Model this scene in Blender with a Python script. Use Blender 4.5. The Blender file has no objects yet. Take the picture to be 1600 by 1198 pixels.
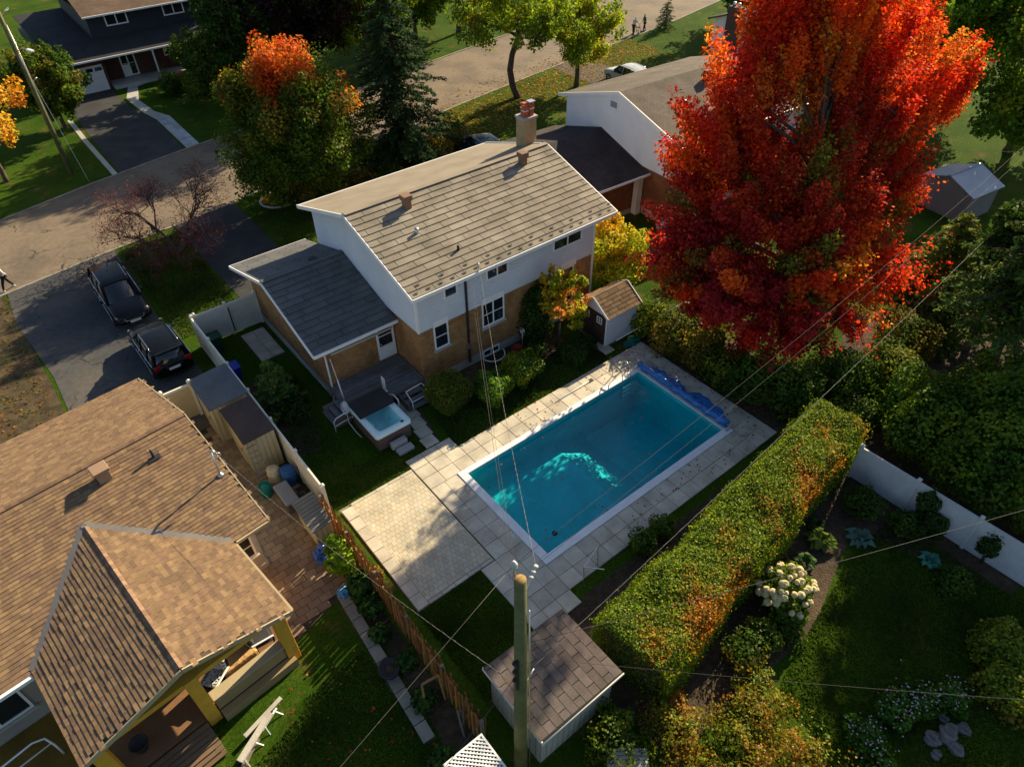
import bpy, bmesh, math, random
import numpy as np
from mathutils import Matrix, Vector
R = math.radians
SC = bpy.context.scene
COL = SC.collection

# ------------------------------------------------------------------ camera
def basis(pitch, yaw, roll):
    p, y, r = R(pitch), R(yaw), R(roll)
    fwd = Vector((math.sin(y)*math.cos(p), math.cos(y)*math.cos(p), -math.sin(p)))
    right = Vector((math.cos(y), -math.sin(y), 0))
    up = right.cross(fwd)
    r2 = math.cos(r)*right + math.sin(r)*up
    u2 = -math.sin(r)*right + math.cos(r)*up
    return r2, u2, fwd
CAMLOC = Vector((-11.83, -21.50, 22.0))
cd = bpy.data.cameras.new('camera'); cam = bpy.data.objects.new('camera', cd); COL.objects.link(cam)
_r, _u, _f = basis(41.938, 38.294, -0.686)
mw = Matrix((( _r.x, _u.x, -_f.x, CAMLOC.x), (_r.y, _u.y, -_f.y, CAMLOC.y), (_r.z, _u.z, -_f.z, CAMLOC.z), (0, 0, 0, 1)))
cam.matrix_world = mw
cd.sensor_width = 36; cd.lens = 24.557; cd.clip_end = 4000; cd.clip_start = .2
SC.camera = cam
# ------------------------------------------------------------------ sky, sun, exposure
SUN_EL, SUN_AZ = 27.0, 16.0           # sun stands over +X, turned SUN_AZ towards +Y
sv = Vector((math.cos(R(SUN_EL))*math.cos(R(SUN_AZ)), math.cos(R(SUN_EL))*math.sin(R(SUN_AZ)), math.sin(R(SUN_EL))))
W = bpy.data.worlds.new('World'); SC.world = W; W.use_nodes = True
nt = W.node_tree; nt.nodes.clear()
sky = nt.nodes.new('ShaderNodeTexSky'); sky.sky_type = 'NISHITA'; sky.sun_disc = False
sky.sun_elevation = R(SUN_EL); sky.sun_rotation = R(90 - SUN_AZ)
bg = nt.nodes.new('ShaderNodeBackground'); bg.inputs[1].default_value = 0.065
wo = nt.nodes.new('ShaderNodeOutputWorld')
nt.links.new(sky.outputs[0], bg.inputs[0]); nt.links.new(bg.outputs[0], wo.inputs[0])
sl = bpy.data.lights.new('sun', 'SUN'); sl.energy = 5.0; sl.angle = R(0.5); sl.color = (1.0, .82, .54)
so = bpy.data.objects.new('sun', sl); COL.objects.link(so); so.location = (40, 10, 40)
so.rotation_euler = sv.to_track_quat('Z', 'Y').to_euler()
SC.view_settings.view_transform = 'Standard'; SC.view_settings.look = 'None'
SC.view_settings.gamma = 1; SC.view_settings.use_curve_mapping = False
SC.view_settings.exposure = 1.15
SC.render.engine = 'CYCLES'
SC.cycles.max_bounces = 8; SC.cycles.transparent_max_bounces = 16
SC.cycles.diffuse_bounces = 3; SC.cycles.glossy_bounces = 3; SC.cycles.transmission_bounces = 6

rng = np.random.default_rng(11)
random.seed(5)
# ------------------------------------------------------------------ mesh builder
class MB:
    def __init__(s): s.v = []; s.f = []; s.c = []; s.sm = []
    def add(s, vs, fs, col=None, smooth=False):
        n = len(s.v); s.v += [tuple(p) for p in vs]
        for f in fs: s.f.append(tuple(i+n for i in f)); s.c.append(col); s.sm.append(smooth)
        return s
    def box(s, x0, x1, y0, y1, z0, z1, col=None):
        return s.add([(x0,y0,z0),(x1,y0,z0),(x1,y1,z0),(x0,y1,z0),(x0,y0,z1),(x1,y0,z1),(x1,y1,z1),(x0,y1,z1)],
                     [(3,2,1,0),(4,5,6,7),(0,1,5,4),(1,2,6,5),(2,3,7,6),(3,0,4,7)], col)
    def obox(s, c, ax, ay, az, hx, hy, hz, col=None):
        c, ax, ay, az = map(Vector, (c, ax, ay, az)); vs = []
        for k in (-1, 1):
            for i, j in ((-1,-1),(1,-1),(1,1),(-1,1)): vs.append(c+ax*hx*i+ay*hy*j+az*hz*k)
        return s.add(vs, [(3,2,1,0),(4,5,6,7),(0,1,5,4),(1,2,6,5),(2,3,7,6),(3,0,4,7)], col)
    def bar(s, p, q, w, h, up=(0,0,1), col=None):
        p, q = Vector(p), Vector(q); d = (q-p); L = d.length; d.normalize(); u = Vector(up)
        if abs(d.dot(u)) > .99: u = Vector((1,0,0))
        sd = d.cross(u).normalized(); u2 = sd.cross(d).normalized()
        return s.obox((p+q)/2, d, sd, u2, L/2, w/2, h/2, col)
    def poly(s, pts, col=None): return s.add(pts, [tuple(range(len(pts)))], col)
    def thick(s, pts, th, col=None):          # planar top polygon, extruded th along -normal
        P = [Vector(p) for p in pts]; n = Vector((0,0,0))
        for i in range(len(P)): n += (P[i]).cross(P[(i+1) % len(P)])
        n.normalize(); k = len(P); Q = [p-n*th for p in P]
        fs = [tuple(range(k)), tuple(range(2*k-1, k-1, -1))]+[(i, i+k, (i+1) % k+k, (i+1) % k) for i in range(k)]
        return s.add(P+Q, fs, col)
    def prism(s, pts, z0, z1, col=None):
        a = sum(pts[i][0]*pts[(i+1) % len(pts)][1]-pts[(i+1) % len(pts)][0]*pts[i][1] for i in range(len(pts)))
        if a < 0: pts = pts[::-1]
        return s.thick([(p[0], p[1], z1) for p in pts], z1-z0, col)
    def tube(s, pts, r, n=6, col=None, smooth=True):
        P = [Vector(p) for p in pts]; rr = r if hasattr(r, '__len__') else [r]*len(P)
        vs = []; fs = []; u = None
        for i, p in enumerate(P):
            d = (P[min(i+1, len(P)-1)]-P[max(i-1, 0)])
            if d.length < 1e-9: d = Vector((0,0,1))
            d.normalize()
            if u is None: u = d.orthogonal().normalized()
            u = (u-d*u.dot(d))
            if u.length < 1e-6: u = d.orthogonal()
            u.normalize(); w = d.cross(u)
            for k in range(n):
                a = 2*math.pi*k/n; vs.append(p+(u*math.cos(a)+w*math.sin(a))*rr[i])
        for i in range(len(P)-1):
            for k in range(n): fs.append((i*n+k, i*n+(k+1) % n, (i+1)*n+(k+1) % n, (i+1)*n+k))
        fs += [tuple(range(n-1, -1, -1)), tuple(range((len(P)-1)*n, len(P)*n))]
        return s.add(vs, fs, col, smooth)
    def lathe(s, prof, n=16, o=(0,0,0), col=None, smooth=True):
        vs = []; fs = []; o = Vector(o)
        for r, z in prof:
            for k in range(n): a = 2*math.pi*k/n; vs.append((o.x+r*math.cos(a), o.y+r*math.sin(a), o.z+z))
        m = len(prof)
        for i in range(m-1):
            for k in range(n): fs.append((i*n+k, i*n+(k+1) % n, (i+1)*n+(k+1) % n, (i+1)*n+k))
        fs += [tuple(range(n-1, -1, -1)), tuple(range((m-1)*n, m*n))]
        return s.add(vs, fs, col, smooth)
    def ring(s, c, r, t, axis='z', n=20, m=6, a0=0, a1=360):   # torus arc
        pts = []
        for k in range(n+1):
            a = R(a0+(a1-a0)*k/n)
            q = {'z': (r*math.cos(a), r*math.sin(a), 0), 'x': (0, r*math.cos(a), r*math.sin(a)), 'y': (r*math.cos(a), 0, r*math.sin(a))}[axis]
            pts.append((c[0]+q[0], c[1]+q[1], c[2]+q[2]))
        return s.tube(pts, t, m)
    def xf(s, M):
        s.v = [tuple(M @ Vector(p)) for p in s.v]; return s
    def mesh(s, name):
        me = bpy.data.meshes.new(name); me.from_pydata(s.v, [], s.f)
        if any(c is not None for c in s.c):
            at = me.color_attributes.new('Col', 'FLOAT_COLOR', 'CORNER'); arr = []
            for f, c in zip(s.f, s.c):
                c = c or (.5,.5,.5); arr += [c[0], c[1], c[2], 1.0]*len(f)
            at.data.foreach_set('color', arr)
        if any(s.sm): me.polygons.foreach_set('use_smooth', s.sm)
        me.update(); return me
    def build(s, name, mat, parent=None, world=True, bevel=0, kind=None):
        if parent is not None and world: s.xf(rootinv(parent))
        o = bpy.data.objects.new(name, s.mesh(name)); o.data.materials.append(mat); COL.objects.link(o)
        if parent is not None: o.parent = parent
        if bevel:
            b = o.modifiers.new('bevel', 'BEVEL'); b.width = bevel; b.segments = 2; b.limit_method = 'ANGLE'
        if kind: o['kind'] = kind
        return o
ROOTM = {}
def rootinv(o):
    while o.parent is not None: o = o.parent
    return ROOTM.get(o.name, Matrix()).inverted()
def thing(name, label, cat, loc=(0,0,0), rz=0, group=None):
    o = bpy.data.objects.new(name, None); COL.objects.link(o); o.location = loc; o.rotation_euler = (0,0,R(rz))
    o.empty_display_size = .2
    ROOTM[o.name] = Matrix.Translation(loc) @ Matrix.Rotation(R(rz), 4, 'Z')
    return tag(o, label, cat, group)
def tag(o, label=None, cat=None, group=None, kind=None):
    if label: o['label'] = label
    if cat: o['category'] = cat
    if group: o['group'] = group
    if kind: o['kind'] = kind
    return o
def struct(name, mb, mat, **k): return tag(mb.build(name, mat, None, **k), kind='structure')
def dup(root, loc, rz, label=None, group=None):
    r = root.copy(); COL.objects.link(r); r.location = loc; r.rotation_euler = (0,0,R(rz))
    ROOTM[r.name] = Matrix.Translation(loc) @ Matrix.Rotation(R(rz), 4, 'Z')
    if label: r['label'] = label
    if group: r['group'] = group
    for ch in list(root.children):
        c = ch.copy(); COL.objects.link(c); c.parent = r
        for g in ch.children:
            d = g.copy(); COL.objects.link(d); d.parent = c
    return r
def piece(name, me, mat, parent, M):        # shared-mesh piece placed by world matrix M
    o = bpy.data.objects.new(name, me); COL.objects.link(o)
    if not me.materials: me.materials.append(mat)
    o.matrix_basis = (rootinv(parent) @ M) if parent is not None else M
    if parent is not None: o.parent = parent
    return o
def frame(o, x, y, z):
    o, x, y, z = map(Vector, (o, x, y, z))
    return Matrix(((x.x,y.x,z.x,o.x),(x.y,y.y,z.y,o.y),(x.z,y.z,z.z,o.z),(0,0,0,1)))
# ------------------------------------------------------------------ materials
def newmat(name):
    m = bpy.data.materials.new(name); m.use_nodes = True; m.node_tree.nodes.clear(); return m, m.node_tree
def nd(nt, t, **k):
    n = nt.nodes.new(t)
    for a, b in k.items(): setattr(n, a, b)
    return n
def vmul(nt, col, fac):                      # colour * scalar socket
    m = nd(nt, 'ShaderNodeMix', data_type='RGBA', blend_type='MULTIPLY'); m.inputs[0].default_value = 1
    nt.links.new(col, m.inputs[6]); nt.links.new(fac, m.inputs[7]); return m.outputs[2]
def noise(nt, vec, scale, detail=3, lo=.35, hi=.65, a=0., b=1.):
    n = nd(nt, 'ShaderNodeTexNoise'); n.inputs['Scale'].default_value = scale; n.inputs['Detail'].default_value = detail
    if vec is not None: nt.links.new(vec, n.inputs['Vector'])
    r = nd(nt, 'ShaderNodeMapRange'); r.inputs[1].default_value = lo; r.inputs[2].default_value = hi; r.inputs[3].default_value = a; r.inputs[4].default_value = b
    nt.links.new(n.outputs[0], r.inputs[0]); return r.outputs[0]
def mixc(nt, f, a, b):
    m = nd(nt, 'ShaderNodeMix', data_type='RGBA')
    if hasattr(f, 'node'): nt.links.new(f, m.inputs[0])
    else: m.inputs[0].default_value = f
    for s, i in ((a, 6), (b, 7)):
        if hasattr(s, 'node'): nt.links.new(s, m.inputs[i])
        else: m.inputs[i].default_value = (*s[:3], 1)
    return m.outputs[2]
def princ(nt, col, rough=.7, metal=0, spec=.3, bump=None, bstr=.3, bdist=.02):
    p = nd(nt, 'ShaderNodeBsdfPrincipled'); o = nd(nt, 'ShaderNodeOutputMaterial')
    if hasattr(col, 'node'): nt.links.new(col, p.inputs['Base Color'])
    else: p.inputs['Base Color'].default_value = (*col[:3], 1)
    p.inputs['Roughness'].default_value = rough; p.inputs['Metallic'].default_value = metal
    p.inputs['Specular IOR Level'].default_value = spec
    if bump is not None:
        b = nd(nt, 'ShaderNodeBump'); b.inputs['Strength'].default_value = bstr; b.inputs['Distance'].default_value = bdist
        nt.links.new(bump, b.inputs['Height']); nt.links.new(b.outputs[0], p.inputs['Normal'])
    nt.links.new(p.outputs[0], o.inputs[0]); return p
MATS = {}
def mat(name, col, rough=.75, var=.18, scale=1.2, fine=18, col2=None, f2=(.45,.7), s2=.6, metal=0, spec=.25, bump=.25, bscale=40, bdist=.01, rnd=0, attr=False):
    if name in MATS: return MATS[name]
    m, nt = newmat(name); g = nd(nt, 'ShaderNodeNewGeometry'); P = g.outputs['Position']
    if attr:
        at = nd(nt, 'ShaderNodeVertexColor', layer_name='Col'); c = at.outputs[0]
    else:
        rgb = nd(nt, 'ShaderNodeRGB'); rgb.outputs[0].default_value = (*col, 1); c = rgb.outputs[0]
    if col2 is not None: c = mixc(nt, noise(nt, P, s2, 5, f2[0], f2[1]), c, col2)
    if var:
        c = vmul(nt, c, noise(nt, P, scale, 5, .3, .7, 1-var, 1+var))
        c = vmul(nt, c, noise(nt, P, fine, 2, .3, .7, 1-var*.6, 1+var*.6))
    if rnd:
        oi = nd(nt, 'ShaderNodeObjectInfo'); r = nd(nt, 'ShaderNodeMapRange'); r.inputs[3].default_value = 1-rnd; r.inputs[4].default_value = 1+rnd
        nt.links.new(oi.outputs['Random'], r.inputs[0]); c = vmul(nt, c, r.outputs[0])
    b = None
    if bump:
        n = nd(nt, 'ShaderNodeTexNoise'); n.inputs['Scale'].default_value = bscale; n.inputs['Detail'].default_value = 3
        nt.links.new(P, n.inputs['Vector']); b = n.outputs[0]
    princ(nt, c, rough, metal, spec, b, bump, bdist); MATS[name] = m; return m
def uvec(nt):                                 # wall coordinates (along the wall, up, 0)
    g = nd(nt, 'ShaderNodeNewGeometry'); s = nd(nt, 'ShaderNodeSeparateXYZ'); nt.links.new(g.outputs['Position'], s.inputs[0])
    a = nd(nt, 'ShaderNodeMath', operation='ADD'); nt.links.new(s.outputs[0], a.inputs[0]); nt.links.new(s.outputs[1], a.inputs[1])
    c = nd(nt, 'ShaderNodeCombineXYZ'); nt.links.new(a.outputs[0], c.inputs[0]); nt.links.new(s.outputs[2], c.inputs[1])
    return c.outputs[0], s, g
def brickmat(name, c1, c2, mortar, w=.22, h=.075):
    m, nt = newmat(name); v, s, g = uvec(nt); b = nd(nt, 'ShaderNodeTexBrick'); nt.links.new(v, b.inputs['Vector'])
    b.inputs['Color1'].default_value = (*c1, 1); b.inputs['Color2'].default_value = (*c2, 1); b.inputs['Mortar'].default_value = (*mortar, 1)
    b.inputs['Scale'].default_value = 1; b.inputs['Mortar Size'].default_value = .008; b.inputs['Brick Width'].default_value = w; b.inputs['Row Height'].default_value = h
    c = vmul(nt, b.outputs[0], noise(nt, g.outputs['Position'], 1.5, 4, .3, .7, .75, 1.2))
    inv = nd(nt, 'ShaderNodeMath', operation='SUBTRACT'); inv.inputs[0].default_value = 1; nt.links.new(b.outputs[1], inv.inputs[1])
    princ(nt, c, .85, 0, .2, inv.outputs[0], .5, .012); return m
def sidingmat(name, col, h=.2, vertical=False, var=.06):
    m, nt = newmat(name); v, s, g = uvec(nt); sp = nd(nt, 'ShaderNodeSeparateXYZ'); nt.links.new(v, sp.inputs[0])
    d = nd(nt, 'ShaderNodeMath', operation='DIVIDE'); nt.links.new(sp.outputs[0 if vertical else 1], d.inputs[0]); d.inputs[1].default_value = h
    fr = nd(nt, 'ShaderNodeMath', operation='FRACT'); nt.links.new(d.outputs[0], fr.inputs[0])
    pw = nd(nt, 'ShaderNodeMath', operation='POWER'); nt.links.new(fr.outputs[0], pw.inputs[0]); pw.inputs[1].default_value = 6 if vertical else 1.5
    rgb = nd(nt, 'ShaderNodeRGB'); rgb.outputs[0].default_value = (*col, 1)
    c = vmul(nt, rgb.outputs[0], noise(nt, g.outputs['Position'], .9, 4, .3, .7, 1-var, 1+var))
    inv = nd(nt, 'ShaderNodeMath', operation='SUBTRACT'); inv.inputs[0].default_value = 1; nt.links.new(pw.outputs[0], inv.inputs[1])
    princ(nt, c, .55, 0, .3, inv.outputs[0], 1.0, .035); return m
def shinglemat(name, c1, c2, w=.3, h=.14, axis=0, slope=.3):
    m, nt = newmat(name); g = nd(nt, 'ShaderNodeNewGeometry'); s = nd(nt, 'ShaderNodeSeparateXYZ'); nt.links.new(g.outputs['Position'], s.inputs[0])
    c = nd(nt, 'ShaderNodeCombineXYZ'); nt.links.new(s.outputs[axis], c.inputs[0]); nt.links.new(s.outputs[1-axis], c.inputs[1])
    b = nd(nt, 'ShaderNodeTexBrick'); nt.links.new(c.outputs[0], b.inputs['Vector'])
    b.inputs['Color1'].default_value = (*c1, 1); b.inputs['Color2'].default_value = (*c2, 1); b.inputs['Mortar'].default_value = (c1[0]*.5, c1[1]*.5, c1[2]*.5, 1)
    b.inputs['Scale'].default_value = 1; b.inputs['Mortar Size'].default_value = .01; b.inputs['Brick Width'].default_value = w; b.inputs['Row Height'].default_value = h
    k = vmul(nt, b.outputs[0], noise(nt, g.outputs['Position'], .7, 5, .3, .7, .75, 1.25)); k = vmul(nt, k, noise(nt, g.outputs['Position'], 25, 2, .3, .7, .8, 1.2))
    princ(nt, k, .9, 0, .15, b.outputs[1], -.4, .01); return m
def leafmat(name, trans=.4, rough=.5, gloss=.06):
    m, nt = newmat(name); at = nd(nt, 'ShaderNodeVertexColor', layer_name='Col')
    d = nd(nt, 'ShaderNodeBsdfDiffuse'); t = nd(nt, 'ShaderNodeBsdfTranslucent'); mx = nd(nt, 'ShaderNodeMixShader'); mx.inputs[0].default_value = trans
    g = nd(nt, 'ShaderNodeBsdfGlossy'); g.inputs['Roughness'].default_value = rough; m2 = nd(nt, 'ShaderNodeMixShader'); m2.inputs[0].default_value = gloss
    o = nd(nt, 'ShaderNodeOutputMaterial'); nt.links.new(at.outputs[0], d.inputs[0]); nt.links.new(at.outputs[0], t.inputs[0])
    nt.links.new(d.outputs[0], mx.inputs[1]); nt.links.new(t.outputs[0], mx.inputs[2]); nt.links.new(mx.outputs[0], m2.inputs[1]); nt.links.new(g.outputs[0], m2.inputs[2])
    nt.links.new(m2.outputs[0], o.inputs[0]); return m
def glassmat(name, col=(.015,.02,.025), rough=.06):
    m, nt = newmat(name); princ(nt, col, rough, 0, .8); return m
WHITE = mat('white_paint', (.78,.78,.76), .5, .05)
TRIM = mat('white_trim', (.8,.8,.8), .45, .04)
GLASS = glassmat('window_glass')
DARK = mat('dark_metal', (.03,.03,.032), .5, .1)
STEEL = mat('galvanised_steel', (.55,.56,.57), .35, .08, metal=.9)
CONC = mat('concrete', (.42,.41,.38), .85, .15, col2=(.3,.29,.26))
WOODG = mat('weathered_wood', (.2,.17,.14), .85, .2, col2=(.13,.11,.09))
SOIL = mat('soil', (.055,.04,.028), .95, .35, scale=3, bump=.8, bscale=12, bdist=.06, col2=(.1,.07,.045))
LEAF = leafmat('leaf', .5, .5, .012); NEEDLE = leafmat('needle', .15, .6, .01)
BARK = mat('bark', (.09,.07,.055), .95, .3, scale=5, bump=.8, bscale=25, bdist=.02)
# ================================================================== ground, road, paving, pool
def grassmat():
    m, nt = newmat('lawn_grass'); g = nd(nt, 'ShaderNodeNewGeometry'); P = g.outputs['Position']
    c = mixc(nt, noise(nt, P, .35, 5, .35, .65), (.028,.066,.004), (.052,.1,.007))
    c = mixc(nt, noise(nt, P, .8, 6, .56, .74), c, (.115,.09,.025))
    c = vmul(nt, c, noise(nt, P, 9, 4, .3, .7, .65, 1.3)); c = vmul(nt, c, noise(nt, P, 45, 2, .3, .7, .7, 1.3))
    n = nd(nt, 'ShaderNodeTexNoise'); n.inputs['Scale'].default_value = 35; n.inputs['Detail'].default_value = 4; nt.links.new(P, n.inputs['Vector'])
    princ(nt, c, .95, 0, .05, n.outputs[0], 1.0, .06); return m
GRASS = grassmat()
ASPH = mat('old_asphalt', (.185,.145,.105), .9, .22, scale=.5, fine=30, col2=(.13,.105,.08), s2=.35, f2=(.45,.62), bump=.4, bscale=60)
def crackmat(name, base, crack, patch, s1=.22, w=.012):
    m, nt = newmat(name); g_ = nd(nt, 'ShaderNodeNewGeometry'); P = g_.outputs['Position']
    c = mixc(nt, noise(nt, P, .35, 5, .42, .62), base, patch); c = vmul(nt, c, noise(nt, P, 30, 2, .3, .7, .82, 1.18)); c = vmul(nt, c, noise(nt, P, 3, 4, .3, .7, .86, 1.14))
    dn = nd(nt, 'ShaderNodeTexNoise'); dn.inputs['Scale'].default_value = 1.1; dn.inputs['Detail'].default_value = 4; nt.links.new(P, dn.inputs['Vector'])
    ad = nd(nt, 'ShaderNodeMix', data_type='VECTOR'); ad.inputs[0].default_value = .55; nt.links.new(P, ad.inputs[4]); nt.links.new(dn.outputs[1], ad.inputs[5])
    v = nd(nt, 'ShaderNodeTexVoronoi', feature='DISTANCE_TO_EDGE'); v.inputs['Scale'].default_value = s1*2.2; nt.links.new(ad.outputs[1], v.inputs['Vector'])
    r = nd(nt, 'ShaderNodeMapRange'); r.inputs[1].default_value = w*.4; r.inputs[2].default_value = w; r.inputs[3].default_value = 1; r.inputs[4].default_value = 0; nt.links.new(v.outputs['Distance'], r.inputs[0])
    br = nd(nt, 'ShaderNodeMath', operation='MULTIPLY'); nt.links.new(r.outputs[0], br.inputs[0]); nt.links.new(noise(nt, P, .5, 3, .5, .6), br.inputs[1])
    c = mixc(nt, br.outputs[0], c, crack); princ(nt, c, .9, 0, .2); return m
ASPH = crackmat('cracked_asphalt', (.185,.145,.105), (.05,.042,.035), (.135,.108,.082))
GRAVEL = crackmat('worn_shade_dark_driveway', (.06,.062,.065), (.03,.03,.03), (.095,.088,.08), .3, .016)  # base darkened to stand in for shade on the drive; cracks are wear
ASPHD = mat('dark_asphalt', (.035,.035,.038), .85, .2, scale=.8, fine=40, col2=(.055,.053,.05), bump=.4, bscale=60)
GRAVEL1 = mat('grey_driveway', (.088,.086,.082), .92, .2, scale=.7, fine=35, col2=(.13,.115,.095), s2=.35, f2=(.55,.75), bump=.6, bscale=50)
PX0, PX1, PY0, PY1 = -1.57, 8.5, -10.5, -5.52       # pool inside
ox = [-1500, PX0-.05, PX1+.05, 1500]; oy = [-1500, PY0-.05, PY1+.05, 1500]
g = MB()
for i in range(3):
    for j in range(3):
        if i == 1 and j == 1: continue
        g.poly([(ox[i],oy[j],0),(ox[i+1],oy[j],0),(ox[i+1],oy[j+1],0),(ox[i],oy[j+1],0)])
struct('ground', g, GRASS)
near = [(-90,8.5),(-40,16.8),(-13.7,21.4),(-8.2,22.4),(-4,23),(0,23.6),(2,24),(12,26),(21.5,28.1),(32.5,30.0),(41.8,31.4),(48.5,32.2),(55.4,33.3),(62,34.7),(90,40.5),(150,53)]
far = [(-90,16.5),(-40,25.2),(-12.4,30.7),(-6.5,32.4),(.7,34),(4.1,34.6),(18.6,37.2),(28.8,39.4),(42,41.9),(55.8,44.3),(90,51),(150,63)]
struct('road', MB().poly([(x,y,.008) for x,y in near]+[(x,y,.008) for x,y in far[::-1]]), ASPH)
KERB = mat('kerb_concrete',(.26,.24,.2),.9,.25,scale=2)
def strip(pts, w, z0, z1, side=1):
    m = MB()
    for a, b in zip(pts[:-1], pts[1:]):
        d = Vector((b[0]-a[0], b[1]-a[1])); L = d.length; d /= L; n = Vector((-d.y, d.x))*w*side
        m.prism([(a[0],a[1]),(b[0],b[1]),(b[0]+n.x,b[1]+n.y),(a[0]+n.x,a[1]+n.y)], z0, z1)
    return m
struct('kerb', strip(near, .14, 0, .035, -1), KERB); struct('kerb', strip(far, .14, 0, .07, 1), KERB)
struct('driveway', MB().poly([(x,y,.014) for x,y in ((-13.5,4),(-7.6,4),(-7.9,14),(-7.7,22.35),(-13.7,21.35),(-13.9,18),(-13.4,12))]), GRAVEL)
struct('driveway', MB().poly([(x,y,.014) for x,y in ((-3.8,10.2),(.1,10.2),(.25,23.55),(-3.9,22.95))]), ASPHD)
struct('driveway', MB().poly([(x,y,.014) for x,y in ((-4.3,33.1),(.75,34.1),(.95,41.5),(.2,46),(.3,51.4),(-3.4,51.4),(-4.1,45))]), ASPHD)
struct('driveway', MB().poly([(x,y,.014) for x,y in ((14.6,12),(19.6,12.4),(19.2,27.5),(14.9,26.5))]), ASPHD)
struct('driveway', MB().poly([(x,y,.014) for x,y in ((34,13),(38.8,13),(38.6,30.8),(34.2,30.2))]), ASPHD)
struct('path', strip([(-4.45,33.0),(-4.5,40.5),(-4.4,46)], .35, 0, .03), CONC)
wk = struct('front_walk', MB().prism([(.95,34.2),(2.0,34.4),(2.15,41.6),(1.5,43.5),(1.3,47),(2.3,50.6),(3.6,51.2),(3.6,52.4),(2.0,52.3),(.55,48),(.65,44),(1.05,41.5)], 0, .016), CONC)
WST = mat('walk_stone', (.4,.41,.43), .85, .12, rnd=.2)
me = MB().box(-.235,.235,-.215,.215,0,.035).mesh('stone')
for j in range(15):
    for i in range(2):
        piece('stone', me, WST, wk, Matrix.Translation((1.24+i*.5+.01*j, 34.75+j*.46, .014)))
# leaf-littered verge by the road and bare soil beds
BED = mat('mulch', (.05,.035,.022), .95, .35, scale=4, bump=.9, bscale=14, bdist=.06, col2=(.085,.06,.035))
def bed(pts, z=.01, m=BED): return struct('flower_bed', MB().poly([(x,y,z) for x,y in pts]), m)
bed([(-8.05,-4.9),(-7.5,-4.9),(-7.5,-14.6),(-8.6,-14.6),(-8.3,-13.2),(-8.0,-7.2)])
bed([(0.1,-.05),(7.6,-.05),(7.6,-2.4),(5.2,-2.2),(1.8,-1.8),(.2,-1.7)])
bed([(9.7,-4.1),(12.8,-3.2),(14,-7),(13.5,-12.2),(10.3,-12.3),(10.25,-4.8)])
bed([(-3.2,-12.6),(10.4,-12.5),(11.2,-14.6),(10.2,-16.9),(7,-17.3),(3.4,-18.4),(-3.4,-18.2),(-3.6,-14.5)])
bed([(10.0,-15.5),(8.4,-17.2),(8.9,-19.3),(10,-22),(11,-22),(10.6,-16)], .014)
bed([(-6.7,5.3),(-5.3,6),(-5.0,1.2),(-5.6,-.4),(-6.8,-.2)])
bed([(11.5,-15),(20,-9),(26,-13),(26,-24),(14,-24),(11,-20)], .01)
bed([(-16,22.5),(-13.95,21.2),(-13.6,12),(-13.5,4),(-25,0),(-30,18)],.01, mat('bare_lawn', (.075,.052,.028), .95, .5, scale=2, col2=(.05,.055,.018), s2=.9, bump=.8, bscale=30, bdist=.05))
# ------------------------------------------------------------------ pool
def watermat(name, tint, gl=1.0):
    m, nt = newmat(name); t = nd(nt, 'ShaderNodeBsdfTransparent'); t.inputs[0].default_value = (*tint, 1)
    g = nd(nt, 'ShaderNodeBsdfGlossy'); g.inputs['Roughness'].default_value = .02; 
    n = nd(nt, 'ShaderNodeTexNoise'); n.inputs['Scale'].default_value = 3.5; n.inputs['Detail'].default_value = 3; ge = nd(nt, 'ShaderNodeNewGeometry'); nt.links.new(ge.outputs['Position'], n.inputs['Vector'])
    b = nd(nt, 'ShaderNodeBump'); b.inputs['Strength'].default_value = .35; b.inputs['Distance'].default_value = .05; nt.links.new(n.outputs[0], b.inputs['Height'])
    nt.links.new(b.outputs[0], g.inputs['Normal'])
    dt = nd(nt, 'ShaderNodeVectorMath', operation='DOT_PRODUCT'); nt.links.new(b.outputs[0], dt.inputs[0]); nt.links.new(ge.outputs['Incoming'], dt.inputs[1])     # Schlick reflectance, the same from above and below
    ab = nd(nt, 'ShaderNodeMath', operation='ABSOLUTE'); nt.links.new(dt.outputs['Value'], ab.inputs[0]); om_ = nd(nt, 'ShaderNodeMath', operation='SUBTRACT', use_clamp=True); om_.inputs[0].default_value = 1; nt.links.new(ab.outputs[0], om_.inputs[1])
    p5 = nd(nt, 'ShaderNodeMath', operation='POWER'); nt.links.new(om_.outputs[0], p5.inputs[0]); p5.inputs[1].default_value = 5
    fz = nd(nt, 'ShaderNodeMath', operation='MULTIPLY_ADD'); nt.links.new(p5.outputs[0], fz.inputs[0]); fz.inputs[1].default_value = .98; fz.inputs[2].default_value = .02
    mx = nd(nt, 'ShaderNodeMixShader'); o = nd(nt, 'ShaderNodeOutputMaterial'); nt.links.new(fz.outputs[0], mx.inputs[0]); nt.links.new(t.outputs[0], mx.inputs[1]); nt.links.new(g.outputs[0], mx.inputs[2])
    nt.links.new(mx.outputs[0], o.inputs[0]); return m
LINER = mat('pool_liner', (.035,.5,.54), .6, .12, scale=.8, fine=4, bump=0)
pool = thing('swimming_pool', 'long rectangular swimming pool of blue water with a white coping', 'swimming pool', (3.46,-8.04,0))
s = MB(); zs, zd = -1.25, -2.3
xm0, xm1 = 3.0, 5.2
for (xa, za, xb, zb) in ((PX0,zs,xm0,zs),(xm0,zs,xm1,zd),(xm1,zd,PX1,zd)):
    s.poly([(xa,PY0,za),(xb,PY0,zb),(xb,PY1,zb),(xa,PY1,za)])
    s.poly([(xa,PY1,za),(xb,PY1,zb),(xb,PY1,.05),(xa,PY1,.05)]); s.poly([(xb,PY0,zb),(xa,PY0,za),(xa,PY0,.05),(xb,PY0,.05)])
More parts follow.
